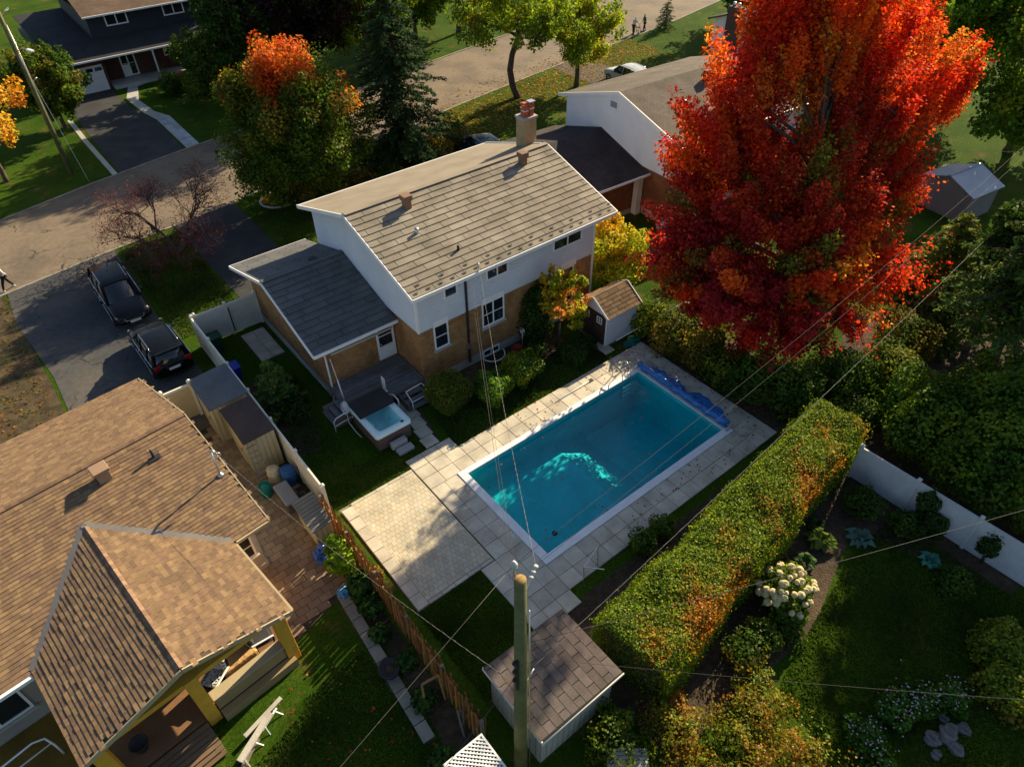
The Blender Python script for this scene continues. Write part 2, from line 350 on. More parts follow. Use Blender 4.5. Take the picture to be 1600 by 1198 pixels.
s.poly([(PX0,PY0,zs),(PX0,PY1,zs),(PX0,PY1,.05),(PX0,PY0,.05)]); s.poly([(PX1,PY1,zd),(PX1,PY0,zd),(PX1,PY0,.05),(PX1,PY1,.05)])
s.build('basin', LINER, pool)
MB().poly([(PX0,PY0,-.13),(PX1,PY0,-.13),(PX1,PY1,-.13),(PX0,PY1,-.13)]).build('water', watermat('pool_water', (.36,.88,.92)), pool)
COP = mat('pool_coping', (.74,.75,.76), .5, .08, scale=2)
CX0, CX1, CY0, CY1 = -1.93, 8.85, -10.84, -5.24
for a in ((CX0,CX1,CY0,PY0),(CX0,CX1,PY1,CY1),(CX0,PX0,PY0,PY1),(PX1,CX1,PY0,PY1)):
    MB().box(a[0],a[1],a[2],a[3],.0,.10).build('coping', COP, pool, bevel=.03)
MB().lathe([(.12,0),(.12,.02),(.05,.03)], 14, (-.1,-9.3,zs+.004)).build('drain_cover', DARK, pool)
for p in ((4.3,PY1-.01),(1.2,PY1-.01)): MB().tube([(p[0],p[1],-.35),(p[0],p[1]-.03,-.35)], .07, 10).build('water_inlet', TRIM, pool)
MB().tube([(PX0+.3,-6.5,-.11),(PX0+.33,-6.5,-.1)], .05, 8).build('float', mat('red_plastic', (.35,.03,.05), .5), pool)
MB().lathe([(.17,0),(.17,.012)],16,(6.35,-5.36,.1)).build('skimmer_lid', TRIM, pool)
fl = MB()
for k in range(46):
    x, y, a = random.uniform(PX0+.2,PX1-.2), random.uniform(PY0+.2,PY1-.2), random.uniform(0,6.28)
    if random.random() < .5: y = PY0+.1+random.random()**2*1.2
    c, s_ = math.cos(a)*.06, math.sin(a)*.06; fl.add([(x+c,y+s_,-.122),(x-s_*.7,y+c*.7,-.12),(x-c,y-s_,-.122),(x+s_*.7,y-c*.7,-.12)],[(0,1,2,3)],random.choice(((.45,.06,.02),(.5,.2,.03),(.2,.12,.03))))
fl.build('floating_leaves', LEAF, pool, kind='stuff')
lad = thing('pool_ladder', 'steel pool ladder with two curved handrails beside the blue rolled cover', 'ladder', (7.6,-5.5,.06))
for x in (7.3,7.85):
    pts = [(x,-4.95,.06),(x,-4.97,.5)]+[(x,-5.25+.28*math.cos(a),.6+.25*math.sin(a)) for a in np.linspace(math.pi*.05, math.pi, 9)]+[(x,-5.62,.1),(x,-5.66,-.9)]
    MB().tube(pts, .022, 8).build('handrail', STEEL, lad)
for z in (-.22,-.48,-.74): MB().box(7.31,7.84,-5.72,-5.62,z-.02,z+.02).build('tread', WHITE, lad)
# rolled solar cover and the loose sheet behind it
BLUE = mat('blue_cover', (.02,.15,.45), .25, .35, scale=3, fine=14, spec=.6, bump=.9, bscale=7, bdist=.06)
rl = thing('pool_cover_reel', 'rolled blue solar cover lying along the short end of the pool', 'pool cover', (8.72,-8,.1))
n = 40; pts = []; rr = []
for k in range(n+1):
    y = -10.55+5.2*k/n; pts.append((8.72+.03*math.sin(k*1.3), y, .3)); rr.append(.165+.02*math.sin(k*.9)+.012*math.sin(k*2.7))
MB().tube(pts, rr, 12).build('roll', BLUE, rl)
for y in (-10.68,-5.24): MB().bar((8.72,y,.1),(8.72,y,.5),.06,.05).bar((8.5,y,.13),(8.95,y,.13),.06,.05).build('stand', STEEL, rl)
MB().tube([(8.72,-10.72,.3),(8.72,-5.2,.3)],.035,8).build('axle', STEEL, rl)
m = MB(); NX, NY = 26, 110; G = []; rw = random.Random(4); ws = [(rw.uniform(4,26),rw.uniform(8,60),rw.uniform(0,6),rw.uniform(.3,1)) for _ in range(9)]
for j in range(NY+1):
    for i in range(NX+1):
        u, v = i/NX, j/NY; wd = .3+.8*math.sin(math.pi*min(1,v*1.05))**.7*(.6+.3*math.sin(v*7+1)+.16*math.sin(v*23)+.09*math.sin(v*47+2)); wd = max(.16, wd)
        f = sum(a*(1-abs(math.sin(p*u+q*v*.5+c))) for p,q,c,a in ws)/5; G.append((8.8+u*wd+.02*math.sin(v*60+u*9), -10.2+4.8*v+.02*math.sin(u*17+v*31), .075+(.05+.2*f)*(1-.75*u)*(1 if 0<i<NX else .3)))
m.add(G, [(j*(NX+1)+i, j*(NX+1)+i+1, (j+1)*(NX+1)+i+1, (j+1)*(NX+1)+i) for j in range(NY) for i in range(NX)], None, True)
tag(m.build('cover_sheet', mat('blue_sheet', (.02,.17,.52), .18, .3, scale=4, fine=16, spec=.8, bump=.9, bscale=9, bdist=.05)), 'crumpled loose blue plastic sheet bunched on the slabs beside the cover roll', 'plastic sheet')
# ------------------------------------------------------------------ slabs round the pool
PD = struct('pool_deck', MB().prism([(-3.25,-3.3),(-1.0,-3.3),(-1.0,-3.98),(9.6,-3.98),(10.3,-4.6),(10.3,-12.1),(-2.6,-12.1),(-2.6,-12.75),(-3.95,-12.75),(-3.95,-9.5),(-3.25,-9.5)][::1], 0, .012), SOIL) if False else None
dk = MB()
for a in ((-3.22,10.3,CY1,-3.98),(-3.22,-1.0,-3.98,-3.32),(-3.22,CX0,-9.5,CY1),(-3.9,CX0,-12.75,-9.5),(CX1,10.25,-12.1,CY1),(CX0,CX1,-12.12,CY0)):
    dk.poly([(a[0],a[2],.006),(a[1],a[2],.006),(a[1],a[3],.006),(a[0],a[3],.006)])
PD = struct('pool_deck', dk, mat('joint_dirt',(.13,.11,.08),.95,.3))
SLAB = mat('concrete_slab', (.5,.455,.365), .85, .16, scale=1.6, fine=25, rnd=.13, col2=(.40,.365,.295), s2=1.1, bump=.2)
smesh = {}
def slab(x0, x1, y0, y1):
    w, d = round(x1-x0,2), round(y1-y0,2)
    if (w,d) not in smesh:
        hx, hy = w/2-.007, d/2-.007; b = MB(); c = .012
        b.add([(-hx,-hy,0),(hx,-hy,0),(hx,hy,0),(-hx,hy,0),(-hx,-hy,.045),(hx,-hy,.045),(hx,hy,.045),(-hx,hy,.045),(-hx+c,-hy+c,.056),(hx-c,-hy+c,.056),(hx-c,hy-c,.056),(-hx+c,hy-c,.056)],
              [(0,1,5,4),(1,2,6,5),(2,3,7,6),(3,0,4,7),(4,5,9,8),(5,6,10,9),(6,7,11,10),(7,4,8,11),(8,9,10,11)])
        smesh[(w,d)] = b.mesh('slab')
    t = Matrix.Translation(((x0+x1)/2, (y0+y1)/2, .006+random.uniform(-.004,.006))) @ Matrix.Rotation(random.uniform(-.006,.006),4,'Z')
    piece('slab', smesh[(w,d)], SLAB, PD, t)
def slabs(x0, x1, nx, y0, y1, ny):
    for i in range(nx):
        for j in range(ny): slab(x0+(x1-x0)*i/nx, x0+(x1-x0)*(i+1)/nx, y0+(y1-y0)*j/ny, y0+(y1-y0)*(j+1)/ny)
slabs(-3.22, 10.3, 18, CY1, -3.98, 2); slabs(-3.22, -.99, 3, -3.98, -3.32, 1)
slabs(-3.22, CX0, 2, -9.5, CY1, 6); slabs(-3.9, CX0, 3, -12.75, -9.5, 5)
slabs(CX1, 10.25, 2, -12.1, CY1, 10); slabs(CX0, CX1, 15, -12.12, CY0, 2)
W2 = struct('garden_walk', MB().poly([(-2.12,-3.3,.006),(-1.42,-3.3,.006),(-.75,-.1,.006),(-1.6,-.1,.006)]), SOIL)
PW = PD; PD = W2
for j in range(5): slab(-2.1+.1*j, -1.44+.1*j, -3.26+j*.64, -2.64+j*.64)
slab(8.2,8.85,-3.6,-2.9); slab(8.0,8.6,-2.9,-2.2)
PD = PW
SAND = mat('joint_sand',(.2,.175,.125),.95,.2)
PAT = struct('patio', MB().poly([(-6.58,-9.47,.005),(-3.24,-9.47,.005),(-3.24,-3.8,.005),(-6.58,-3.8,.005)]), SAND)
pv = MB()
def paver(x0,x1,y0,y1,base=(.5,.445,.33)):
    k = random.uniform(.9,1.1); g_ = random.uniform(-.015,.015); z = .056+random.uniform(-.003,.004)
    c = (base[0]*k+g_, base[1]*k, base[2]*k-g_); a = .004
    pv.add([(x0+a,y0+a,0.005),(x1-a,y0+a,0.005),(x1-a,y1-a,0.005),(x0+a,y1-a,0.005),(x0+a,y0+a,z),(x1-a,y0+a,z),(x1-a,y1-a,z),(x0+a,y1-a,z)], [(4,5,6,7),(0,1,5,4),(1,2,6,5),(2,3,7,6),(3,0,4,7)], c)
for j in range(26):
    y0 = -9.3+j*.205
    for i in range(-1,15):
        x0 = -6.1+i*.19+(.095 if j % 2 else 0)
        if x0+.19 < -6.05: continue
        paver(max(x0,-6.1), min(x0+.19,-3.27), y0, y0+.205)
PVM = mat('patio_paver', (.5,.5,.5), .88, .14, attr=True, bump=.25)
PATS = pv.build('paver', PVM, PAT, kind='stuff')
PD = PAT
slabs(-6.56,-6.1,1,-9.45,-3.95,9); slabs(-6.1,-3.26,5,-3.97,-3.82,1); slabs(-6.1,-3.26,5,-9.47,-9.31,1); PD = PW
# neighbour's tan paving and kerb stones
NP = struct('neighbour_paving', MB().poly([(-11.6,-8.2,.006),(-8.35,-7.2,.006),(-7.45,-4.7,.006),(-7.1,-4.0,.006),(-7.1,5.0,.006),(-9.3,5.0,.006),(-10.6,-2,.006)]), SOIL)
TAN = mat('tan_paver', (.25,.18,.115), .85, .15, scale=1.4, rnd=.2, col2=(.19,.14,.095), s2=.8, bump=.3)
pm = [MB().box(-.215,.215,-.14,.14,0,.05).mesh('paver') for k in range(1)][0]
cnt = 0; rest = MB()
for j in range(42):
    for i in range(10):
        x = -11.45+i*.446+(.22 if j % 2 else 0)+.0; y = -8.1+j*.296
        # inside polygon of the paved area
        xl = -11.5+(y+8.2)*.19; xr = (-8.4 if y < -7.1 else -7.75 if y < -4.6 else -7.25)
        if y < -7.9+(x+11.4)*.26: continue
        if x < xl+.2 or x > xr: continue
        piece('paver', pm, TAN, NP, Matrix.Translation((x, y, .004+random.uniform(0,.006))) @ Matrix.Rotation(random.uniform(-.012,.012),4,'Z')); cnt += 1
KS = struct('edging', MB().poly([(-8.52,-7.15,.005),(-8.08,-7.1,.005),(-8.42,-13.3,.005),(-8.86,-13.3,.005)]), SOIL)
km = MB().box(-.19,.19,-.29,.29,0,.09).mesh('kerb_stone'); KM = mat('kerb_stone', (.27,.25,.2), .9, .2, rnd=.15, col2=(.2,.18,.14))
for j in range(10): piece('kerb_stone', km, KM, KS, Matrix.Translation((-8.3-.034*j, -7.45-j*.61, .004)) @ Matrix.Rotation(-.055+random.uniform(-.02,.02),4,'Z'))
# ================================================================== building helpers
def window(parent, O, u, n, w, h, cols=1, rows=1, fr=.07, sill=True, fm=None, proud=.05, name='window', glass=None):
    O, u, n = Vector(O), Vector(u).normalized(), Vector(n).normalized(); z = Vector((0,0,1)); fm = fm or TRIM
    b = MB()
    def bx(a0, a1, b0, b1, d0, d1, m): m.obox(O+u*((a0+a1)/2)+z*((b0+b1)/2)+n*((d0+d1)/2), u, z, n, (a1-a0)/2, (b1-b0)/2, (d1-d0)/2)
    bx(0,fr,0,h,0,proud,b); bx(w-fr,w,0,h,0,proud,b); bx(fr,w-fr,0,fr,0,proud-.004,b); bx(fr,w-fr,h-fr,h,0,proud-.004,b)
    cw = (w-2*fr)/cols
    for i in range(1, cols): bx(fr+cw*i-fr*.45, fr+cw*i+fr*.45, fr, h-fr, 0, proud-.008, b)
    for j in range(1, rows): bx(fr, w-fr, fr+(h-2*fr)*j/rows-.018, fr+(h-2*fr)*j/rows+.018, 0, proud-.014, b)
    o = b.build(name, fm, parent)
    for i in range(cols):
        g = MB(); bx(fr+cw*i, fr+cw*(i+1), fr, h-fr, .002, .012, g); g.build('pane', glass or GLASS, o)
    if sill:
        sb = MB(); bx(-.08, w+.08, -.1, -.003, 0, .11, sb); sb.build('sill', CONC, o)
    return o
def panel_roof(parent, E0, u, v, L, S, nc, pl, m, th=.04, name='roof_panel', stag=(0,.5), top=.012, seed=3):
    E0, u, v = Vector(E0), Vector(u).normalized(), Vector(v).normalized(); n = u.cross(v)
    if n.z < 0: n = -n
    h = S/nc; cache = {}; rr = random.Random(seed)
    def pm(l):
        k = round(l, 2)
        if k not in cache:
            a = k/2-.012; cache[k] = MB().add([(-a,-.015,0),(a,-.015,0),(a,h,0),(-a,h,0),(-a,-.015,th),(a,-.015,th),(a,h,top),(-a,h,top)], [(4,5,6,7),(0,1,5,4),(1,2,6,5),(3,0,4,7),(2,3,7,6)]).mesh(name)
        return cache[k]
    for j in range(nc):
        x = -pl*(stag[j % len(stag)]+ (rr.random()*.12 if stag[j%len(stag)] else 0))
        while x < L-.03:
            a, b = max(0,x), min(L,x+pl)
            if b-a > .06:
                M = frame(E0+u*((a+b)/2)+v*(h*j)+n*rr.uniform(.0,.003), u, v, n); piece(name, pm(b-a), m, parent, M)
            x += pl
def boxvent(parent, p, slope_y, m, w=.42, h=.5):
    b = MB(); x, y, z = p
    b.box(x-w*.36,x+w*.36,y-w*.36,y+w*.36,z-.2,z+h*.6); o = b.build('roof_vent', m, parent)
    MB().box(x-w*.5,x+w*.5,y-w*.5,y+w*.5,z+h*.6,z+h).build('vent_cap', m, o, bevel=.02)
SLATE_T = mat('roof_panel_coated', (.245,.215,.17), .85, .24, scale=1.2, fine=35, rnd=.11, col2=(.205,.182,.143), s2=.5, spec=.15, bump=.3, bscale=90)
ROOFU = mat('roof_underlay', (.045,.04,.03), .9, .2)
ROOF_F = mat('roof_front_coated', (.25,.215,.165), .85, .14, scale=.8, fine=30, spec=.15)
SID = sidingmat('white_siding', (.62,.65,.71)); BRK = brickmat('tan_brick', (.42,.21,.07), (.25,.115,.04), (.30,.21,.12))
# ------------------------------------------------------------------ main house
H = thing('two_storey_house', 'two storey house with white siding over tan brick and a big tan panelled roof', 'house', (5.2,4.6,0))
HX0, HX1, HY1 = 0.0, 10.4, 9.25
RX0, RX1, EY0, EY1, EZ, RY = -.44, 11.24, -.58, 9.85, 5.55, 4.635
sl_ = (7.19-EZ)/(RY-EY0); RZ = 7.19
MB().box(HX0+.02,HX1-.02,.02,HY1-.02,0,.5).build('foundation', CONC, H)
MB().box(HX0,HX1,0,HY1,.5,3.3).build('brick_wall', BRK, H)
pf = [(-.03,3.25),(-.03,5.55),(RY,RZ-.2),(HY1+.03,5.55),(HY1+.03,3.25)]; k = len(pf)
MB().add([(HX0-.04,y,z) for y,z in pf]+[(HX1+.03,y,z) for y,z in pf], [tuple(range(k))[::1], tuple(range(2*k-1,k-1,-1))]+[(i,i+k,(i+1)%k+k,(i+1)%k) for i in range(k)]).build('siding', SID, H)
rf = MB().thick([(RX0,EY0,EZ),(RX1,EY0,EZ),(RX1,RY,RZ),(RX0,RY,RZ)], .13).build('roof', ROOFU, H)
MB().thick([(RX0,RY,RZ),(RX1,RY,RZ),(RX1,EY1,EZ),(RX0,EY1,EZ)], .13).build('front_roof', ROOF_F, H)
vv = Vector((0,RY-EY0,RZ-EZ)); S = vv.length
panel_roof(rf, (RX0,EY0,EZ+.004), (1,0,0), vv, RX1-RX0, S-.1, 15, 1.17, SLATE_T, .05, stag=(0,.5,.22,.72))
MB().bar((RX0,RY,RZ+.035),(RX1,RY,RZ+.035),.3,.05).build('ridge_cap', ROOF_F, H, bevel=.02)
MB().box(RX0-.02,RX1+.02,EY0-.1,EY0-.012,EZ-.16,EZ+.015).build('gutter', TRIM, H, bevel=.02)
MB().box(RX0-.02,RX1+.02,EY1+.012,EY1+.1,EZ-.16,EZ-.01).build('gutter', TRIM, H, bevel=.02)
for x in (RX0-.03, RX1+.03):
    MB().bar((x,EY0-.05,EZ-.07),(x,RY,RZ-.06),.05,.18).build('rake_board', TRIM, H); MB().bar((x,RY,RZ-.06),(x,EY1+.05,EZ-.07),.05,.18).build('rake_board', TRIM, H)
MB().box(RX0+.05,RX1-.05,EY0+.03,-.04,EZ-.16,EZ-.13).build('soffit', TRIM, H)
MB().box(10.36,10.47,-.06,.05,.5,5.5).build('corner_trim', TRIM, H); MB().box(-.06,.05,-.05,.06,3.25,5.5).build('corner_trim', TRIM, H)
u, n_ = (1,0,0), (0,-1,0); ys = -.035
window(H,(1.40,ys,4.46),u,n_,.72,.66,1,1,sill=False); window(H,(3.70,ys,4.42),u,n_,1.26,.68,2,1,sill=False); window(H,(7.68,ys,4.38),u,n_,1.86,.7,2,1,sill=False)
window(H,(.72,-.005,1.95),u,n_,.78,1.33,1,2); window(H,(3.40,-.005,1.9),u,n_,1.30,1.36,2,2)
MB().box(.74,1.52,-.05,-.036,3.2,3.5).build('window_header', TRIM, H); MB().box(3.40,4.7,-.05,-.036,3.2,3.5).build('window_header', TRIM, H)
window(H,(7.7,-.005,.95),u,n_,1.45,2.2,2,1,sill=False,fr=.09,name='patio_door')
MB().box(7.6,9.25,-.07,-.04,3.12,3.45).build('door_header', TRIM, H)
window(H,(3.35,-.005,.1),u,n_,1.0,.42,2,1,sill=False,name='basement_window')
ww = MB()
ww.ring((3.9,-.05,.12),.62,.035,'z',14,6,180,360); ww.build('window_well', WHITE, H)
MB().box(2.5,2.6,-.12,-.03,.3,5.4).build('downspout', DARK, H, bevel=.015)
MB().bar((2.55,-.5,5.46),(2.55,-.07,5.3),.08,.08).build('downspout_elbow', DARK, H)
MB().box(2.42,2.54,-.16,-.01,1.2,1.5).build('meter_box', STEEL, H)
ch = MB().box(10.72,11.5,5.75,6.45,0,8.15).build('chimney', mat('chimney_brick', (.36,.27,.15), .9, .15, scale=3, fine=20), H)
MB().box(10.66,11.56,5.69,6.51,8.15,8.27).build('chimney_cap', CONC, ch, bevel=.015)
RED = mat('red_flue', (.4,.1,.05), .8, .15)
for x, y, h in ((10.92,5.98,.52),(11.28,5.98,.62),(11.1,6.28,.58)):
    f = MB().box(x-.13,x+.13,y-.13,y+.13,8.27,8.27+h).build('flue', RED, ch, bevel=.02); MB().box(x-.14,x+.14,y-.14,y+.14,8.27+h*.55,8.27+h*.62).build('flue_band', TRIM, f)
MB().box(11.1,11.48,5.8,6.15,8.95,8.99).build('flue_cover', STEEL, ch)
BRN = mat('brown_metal', (.22,.13,.08), .55, .12)
roofz = lambda y: EZ+(y-EY0)*sl_
boxvent(H,(2.3,3.85,roofz(3.85)),0,BRN,.44,.62); boxvent(H,(9.1,3.95,roofz(3.95)),0,BRN,.44,.62)
MB().tube([(1.8,2.35,roofz(2.35)-.1),(1.8,2.35,roofz(2.35)+.28)],.09,10).build('vent_pipe', STEEL, H); MB().tube([(2.85,.75,roofz(.75)-.1),(2.85,.75,roofz(.75)+.25)],.06,10).build('vent_pipe', DARK, H)
gm = MB(); 
for sx in (-1,1): gm.bar((sx*.04,0,0),(sx*.065,.11,.0),.014,.035)
gm = gm.mesh('snow_guard'); vn = vv.normalized(); nn = Vector((1,0,0)).cross(vn)
for i in range(19):
    for r_ in (0,1):
        if r_ and i % 2: continue
        p = Vector((RX0+.3+i*.615+r_*.3,EY0,EZ))+vn*(.12+r_*.36)+nn*.068; piece('snow_guard', gm, DARK, H, frame(p,(1,0,0),vn,nn))
MB().tube([(2.92,-.62,5.6),(2.92,-.62,6.0)],.03,8).tube([(2.92,-.62,5.98),(2.86,-.72,5.9)],.02,6).build('service_mast', STEEL, H)
sd = thing('satellite_dish', 'small grey satellite dish on the far corner of the house eave', 'satellite dish', (11.2,.15,5.2))
MB().lathe([(.02,.0),(.16,.03),(.26,.09),(.27,.1),(.15,.05),(.0,.02)],16).xf(Matrix.Translation((11.38,.2,5.35)) @ Matrix.Rotation(R(65),4,'Y')).build('dish', STEEL, sd)
MB().tube([(10.45,.15,4.95),(10.8,.15,4.95),(11.34,.2,5.32)],.02,6).build('arm', STEEL, sd)
# ------------------------------------------------------------------ attached garage
Gg = thing('attached_garage', 'single storey brick garage with panelled roof coloured dark for the shadow of the house', 'garage', (-1.8,6.3,0))
GX0, GY0, GY1 = -3.65, 2.3, 10.15
gE0, gE1, gEZ, gRY, gRZ, gX0 = 1.82, 10.95, 3.0, 6.385, 4.4, -4.2
MB().box(GX0-.03,0-.01,GY0-.03,GY1,0,.42).build('foundation', CONC, Gg)
pf = [(GY0,.42),(GY0,2.98),(gRY,gRZ-.17),(GY1,2.98),(GY1,.42)]
MB().add([(GX0,y,z) for y,z in pf]+[(-.01,y,z) for y,z in pf], [tuple(range(5)), tuple(range(9,4,-1))]+[(i,i+5,(i+1)%5+5,(i+1)%5) for i in range(5)]).build('brick_wall', BRK, Gg)
grf = MB().thick([(gX0,gE0,gEZ),(-.05,gE0,gEZ),(-.05,gRY,gRZ),(gX0,gRY,gRZ)], .12).build('roof', ROOFU, Gg)
gff = MB().thick([(gX0,gRY,gRZ),(-.05,gRY,gRZ),(-.05,gE1,gEZ),(gX0,gE1,gEZ)], .12).build('front_roof', ROOFU, Gg)
GP = mat('shade_dark_roof_panel', (.115,.118,.12), .8, .15, scale=1.5, fine=35, rnd=.1, spec=.2)  # main roof panel again, the house shadow darkened into its colour
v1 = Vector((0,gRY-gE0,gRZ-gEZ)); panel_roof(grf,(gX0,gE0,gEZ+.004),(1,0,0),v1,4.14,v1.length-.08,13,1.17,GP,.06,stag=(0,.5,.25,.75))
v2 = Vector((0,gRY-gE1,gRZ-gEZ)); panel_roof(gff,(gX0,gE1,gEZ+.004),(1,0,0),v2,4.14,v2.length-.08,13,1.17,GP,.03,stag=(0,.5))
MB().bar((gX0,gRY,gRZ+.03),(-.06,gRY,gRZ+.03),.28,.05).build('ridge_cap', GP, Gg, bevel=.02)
for y, s_ in ((gE0,-1),(gE1,1)): MB().box(gX0-.03,-.02,min(y+s_*.012,y+s_*.1),max(y+s_*.012,y+s_*.1),gEZ-.14,gEZ+.01).build('gutter', TRIM, Gg, bevel=.02)
MB().bar((gX0-.03,gE0-.05,gEZ-.07),(gX0-.03,gRY,gRZ-.06),.05,.17).build('rake_board', TRIM, Gg); MB().bar((gX0-.03,gRY,gRZ-.06),(gX0-.03,gE1+.05,gEZ-.07),.05,.17).build('rake_board', TRIM, Gg)
MB().box(-1.62,-1.28,6.55,6.9,4.1,4.46).build('roof_vent', DARK, Gg, bevel=.03)
MB().box(-.045,-.01,gE0,gE1,4.42,4.5).build('flashing', DARK, Gg) if False else None
o = window(Gg,(-1.0,GY0-.005,.78),u,n_,.92,2.02,1,3,sill=False,fr=.1,name='back_door',proud=.06)
MB().box(-.9,-.18,GY0-.06,GY0-.02,.88,1.45).build('door_panel', WHITE, o); MB().lathe([(.03,0),(.035,.03),(.02,.06)],8,(-.84,GY0-.09,1.65)).build('handle', STEEL, o)
MB().tube([(-3.58,2.22,2.9),(-3.58,2.22,.3),(-3.75,1.9,.1)],.045,8).build('downspout', TRIM, Gg)
MB().tube([(-3.75,2.5,.35),(-3.75,6,.55),(-3.75,9.6,.75)],.03,6).build('conduit', STEEL, Gg)
window(Gg,(-3.2,GY1+.005,.1),(1,0,0),(0,1,0),2.7,2.1,1,4,sill=False,name='garage_door',glass=WHITE)
# deck, tub and their fittings
D = thing('timber_deck', 'low weathered grey plank deck in the corner between garage and house', 'deck', (-1.9,1.2,0))
DB = mat('deck_board', (.15,.155,.165), .8, .2, scale=3, rnd=.22, col2=(.12,.1,.085), s2=1.5)
bm_ = MB().box(-1.83,1.83,-.066,.066,-.035,0).mesh('board')
for j in range(16): piece('board', bm_, DB, D, Matrix.Translation((-1.86,.13+j*.1405,.63)))
for x in (-3.65,-1.85,-.12):
    for y in (.12,2.1): MB().box(x-.05,x+.05,y-.05,y+.05,0,.592).build('leg', WOODG, D)
MB().box(-3.7,-.03,.02,.06,.42,.594).build('fascia', WOODG, D); MB().box(-3.72,-3.69,.02,2.26,.42,.594).build('fascia', WOODG, D)
MB().bar((-.08,0.0,.68),(-.08,2.25,.68),.05,.08).build('edge_trim', WOODG, D)
for x0 in (-4.75,-1.75):
    st = thing('deck_steps', ('wooden steps with a white hoop rail beside the garage corner' if x0 < -3 else 'wooden steps with white rail at the house end of deck'), 'steps', (x0+.5,-.1,0))
    xo = x0 if x0 < -3 else -1.6
    if x0 < -3:
        for k in range(3): MB().box(-4.55+.28*k,-4.27+.28*k,.3,1.5,.16*(k+1)-.05,.16*(k+1)).build('tread', DB, st)
        MB().box(-4.5,-3.74,.32,.37,0,.46).build('stringer', WOODG, st); MB().box(-4.5,-3.74,1.43,1.48,0,.46).build('stringer', WOODG, st)
        MB().tube([(-4.62,.1,.0),(-4.62,.1,.62),(-4.5,.08,.78),(-3.9,.1,.85),(-3.75,.12,.8),(-3.72,.14,.3)],.026,8).build('handrail', TRIM, st)
        MB().tube([(-4.62,.1,.35),(-3.73,.14,.4)],.02,6).build('handrail', TRIM, st)
    else:
        for k in range(3): MB().box(-1.5,-.35,-.95+.28*k,-.67+.28*k,.16*(k+1)-.05,.16*(k+1)).build('tread', DB, st)
        MB().box(-1.47,-1.42,-.92,-.02,0,.46).build('stringer', WOODG, st); MB().box(-.43,-.38,-.92,-.02,0,.46).build('stringer', WOODG, st)
        MB().tube([(-1.3,-.5,.9),(-.45,-.45,.9),(-.4,-.5,.85),(-.4,-.98,.62),(-.42,-1.0,.05)],.024,8).build('handrail', TRIM, st); MB().tube([(-1.3,-.5,.9),(-1.3,-1.0,.62),(-1.3,-1.0,.05)],.024,8).tube([(-1.3,-1.0,.62),(-.4,-.98,.62)],.02,6).build('handrail', TRIM, st)
T = thing('hot_tub', 'square hot tub of turquoise water with white rim and dark folded cover', 'hot tub', (-2.93,-.98,0))
CAB = mat('tub_cabinet', (.13,.09,.085), .6, .15)
b = MB(); b.box(-3.72,-3.66,-2.1,.15,0,.8).box(-2.2,-2.14,-2.1,.15,0,.8).box(-3.66,-2.2,-2.1,-2.04,0,.8).box(-3.66,-2.2,.09,.15,0,.8); b.build('cabinet', CAB, T)
rim = MB(); 
def rr_(x0,x1,y0,y1,r,z,n=5):
    o_ = []
    for cx,cy,a in ((x1-r,y1-r,0),(x0+r,y1-r,90),(x0+r,y0+r,180),(x1-r,y0+r,270)):
        for k in range(n+1): t = R(a+90*k/n); o_.append((cx+r*math.cos(t), cy+r*math.sin(t), z))
    return o_
rings = [rr_(-3.8,-2.06,-2.18,.22,.14,.76), rr_(-3.8,-2.06,-2.18,.22,.14,.9), rr_(-3.77,-2.09,-2.15,.19,.13,.94), rr_(-3.56,-2.3,-1.94,-.02,.22,.93), rr_(-3.52,-2.34,-1.9,-.06,.22,.86), rr_(-3.42,-2.44,-1.8,-.16,.2,.55), rr_(-3.3,-2.56,-1.68,-.3,.2,.5), rr_(-3.2,-2.7,-1.5,-.5,.18,.2)]
nk = len(rings[0]); vs = [p for r_ in rings for p in r_]; fs = [(i*nk+k, i*nk+(k+1)%nk, (i+1)*nk+(k+1)%nk, (i+1)*nk+k) for i in range(len(rings)-1) for k in range(nk)]+[tuple(range((len(rings)-1)*nk, len(rings)*nk))]
rim.add(vs, fs, None, True); rim.build('shell', mat('tub_shell', (.66,.86,.87), .3, .05, spec=.5), T)
MB().poly(rr_(-3.54,-2.32,-1.92,-.04,.22,.85)).build('water', watermat('tub_water', (.70,.97,.97)), T)
for x, y in ((-3.2,-1.7),(-2.7,-1.6),(-3.3,-1.2),(-2.6,-1.15)): MB().lathe([(.05,0),(.06,.015),(.02,.02)],10,(x,y,.515)).build('jet', STEEL, T)
MB().box(-2.5,-2.36,-2.05,-1.95,.935,.96).build('control_panel', DARK, T, bevel=.01)
cv = MB().thick([(-3.78,-.82,1.02),(-2.08,-.82,1.02),(-2.08,.26,1.06),(-3.78,.26,1.06)],.08).build('cover', mat('tub_cover', (.035,.028,.03), .6, .2), T, bevel=.03)
MB().thick([(-3.78,-.85,1.13),(-2.08,-.85,1.13),(-2.08,.26,1.15),(-3.78,.26,1.15)],.08).build('cover_fold', mat('tub_cover', (0,0,0)), cv, bevel=.03)
ts = thing('tub_step', 'small grey two-tread plastic step in front of the hot tub', 'step', (-2.9,-2.55,0))
PLG = mat('grey_plastic', (.33,.34,.34), .6, .1)
MB().box(-3.3,-2.55,-2.52,-2.24,.06,.40).build('upper_tread', PLG, ts, bevel=.05); MB().box(-3.22,-2.47,-2.92,-2.56,0.0,.2).build('lower_tread', PLG, ts, bevel=.05)
pn = thing('standing_screen', 'narrow white panel standing upright on the deck edge behind the tub', 'screen', (-1.9,.35,.63))
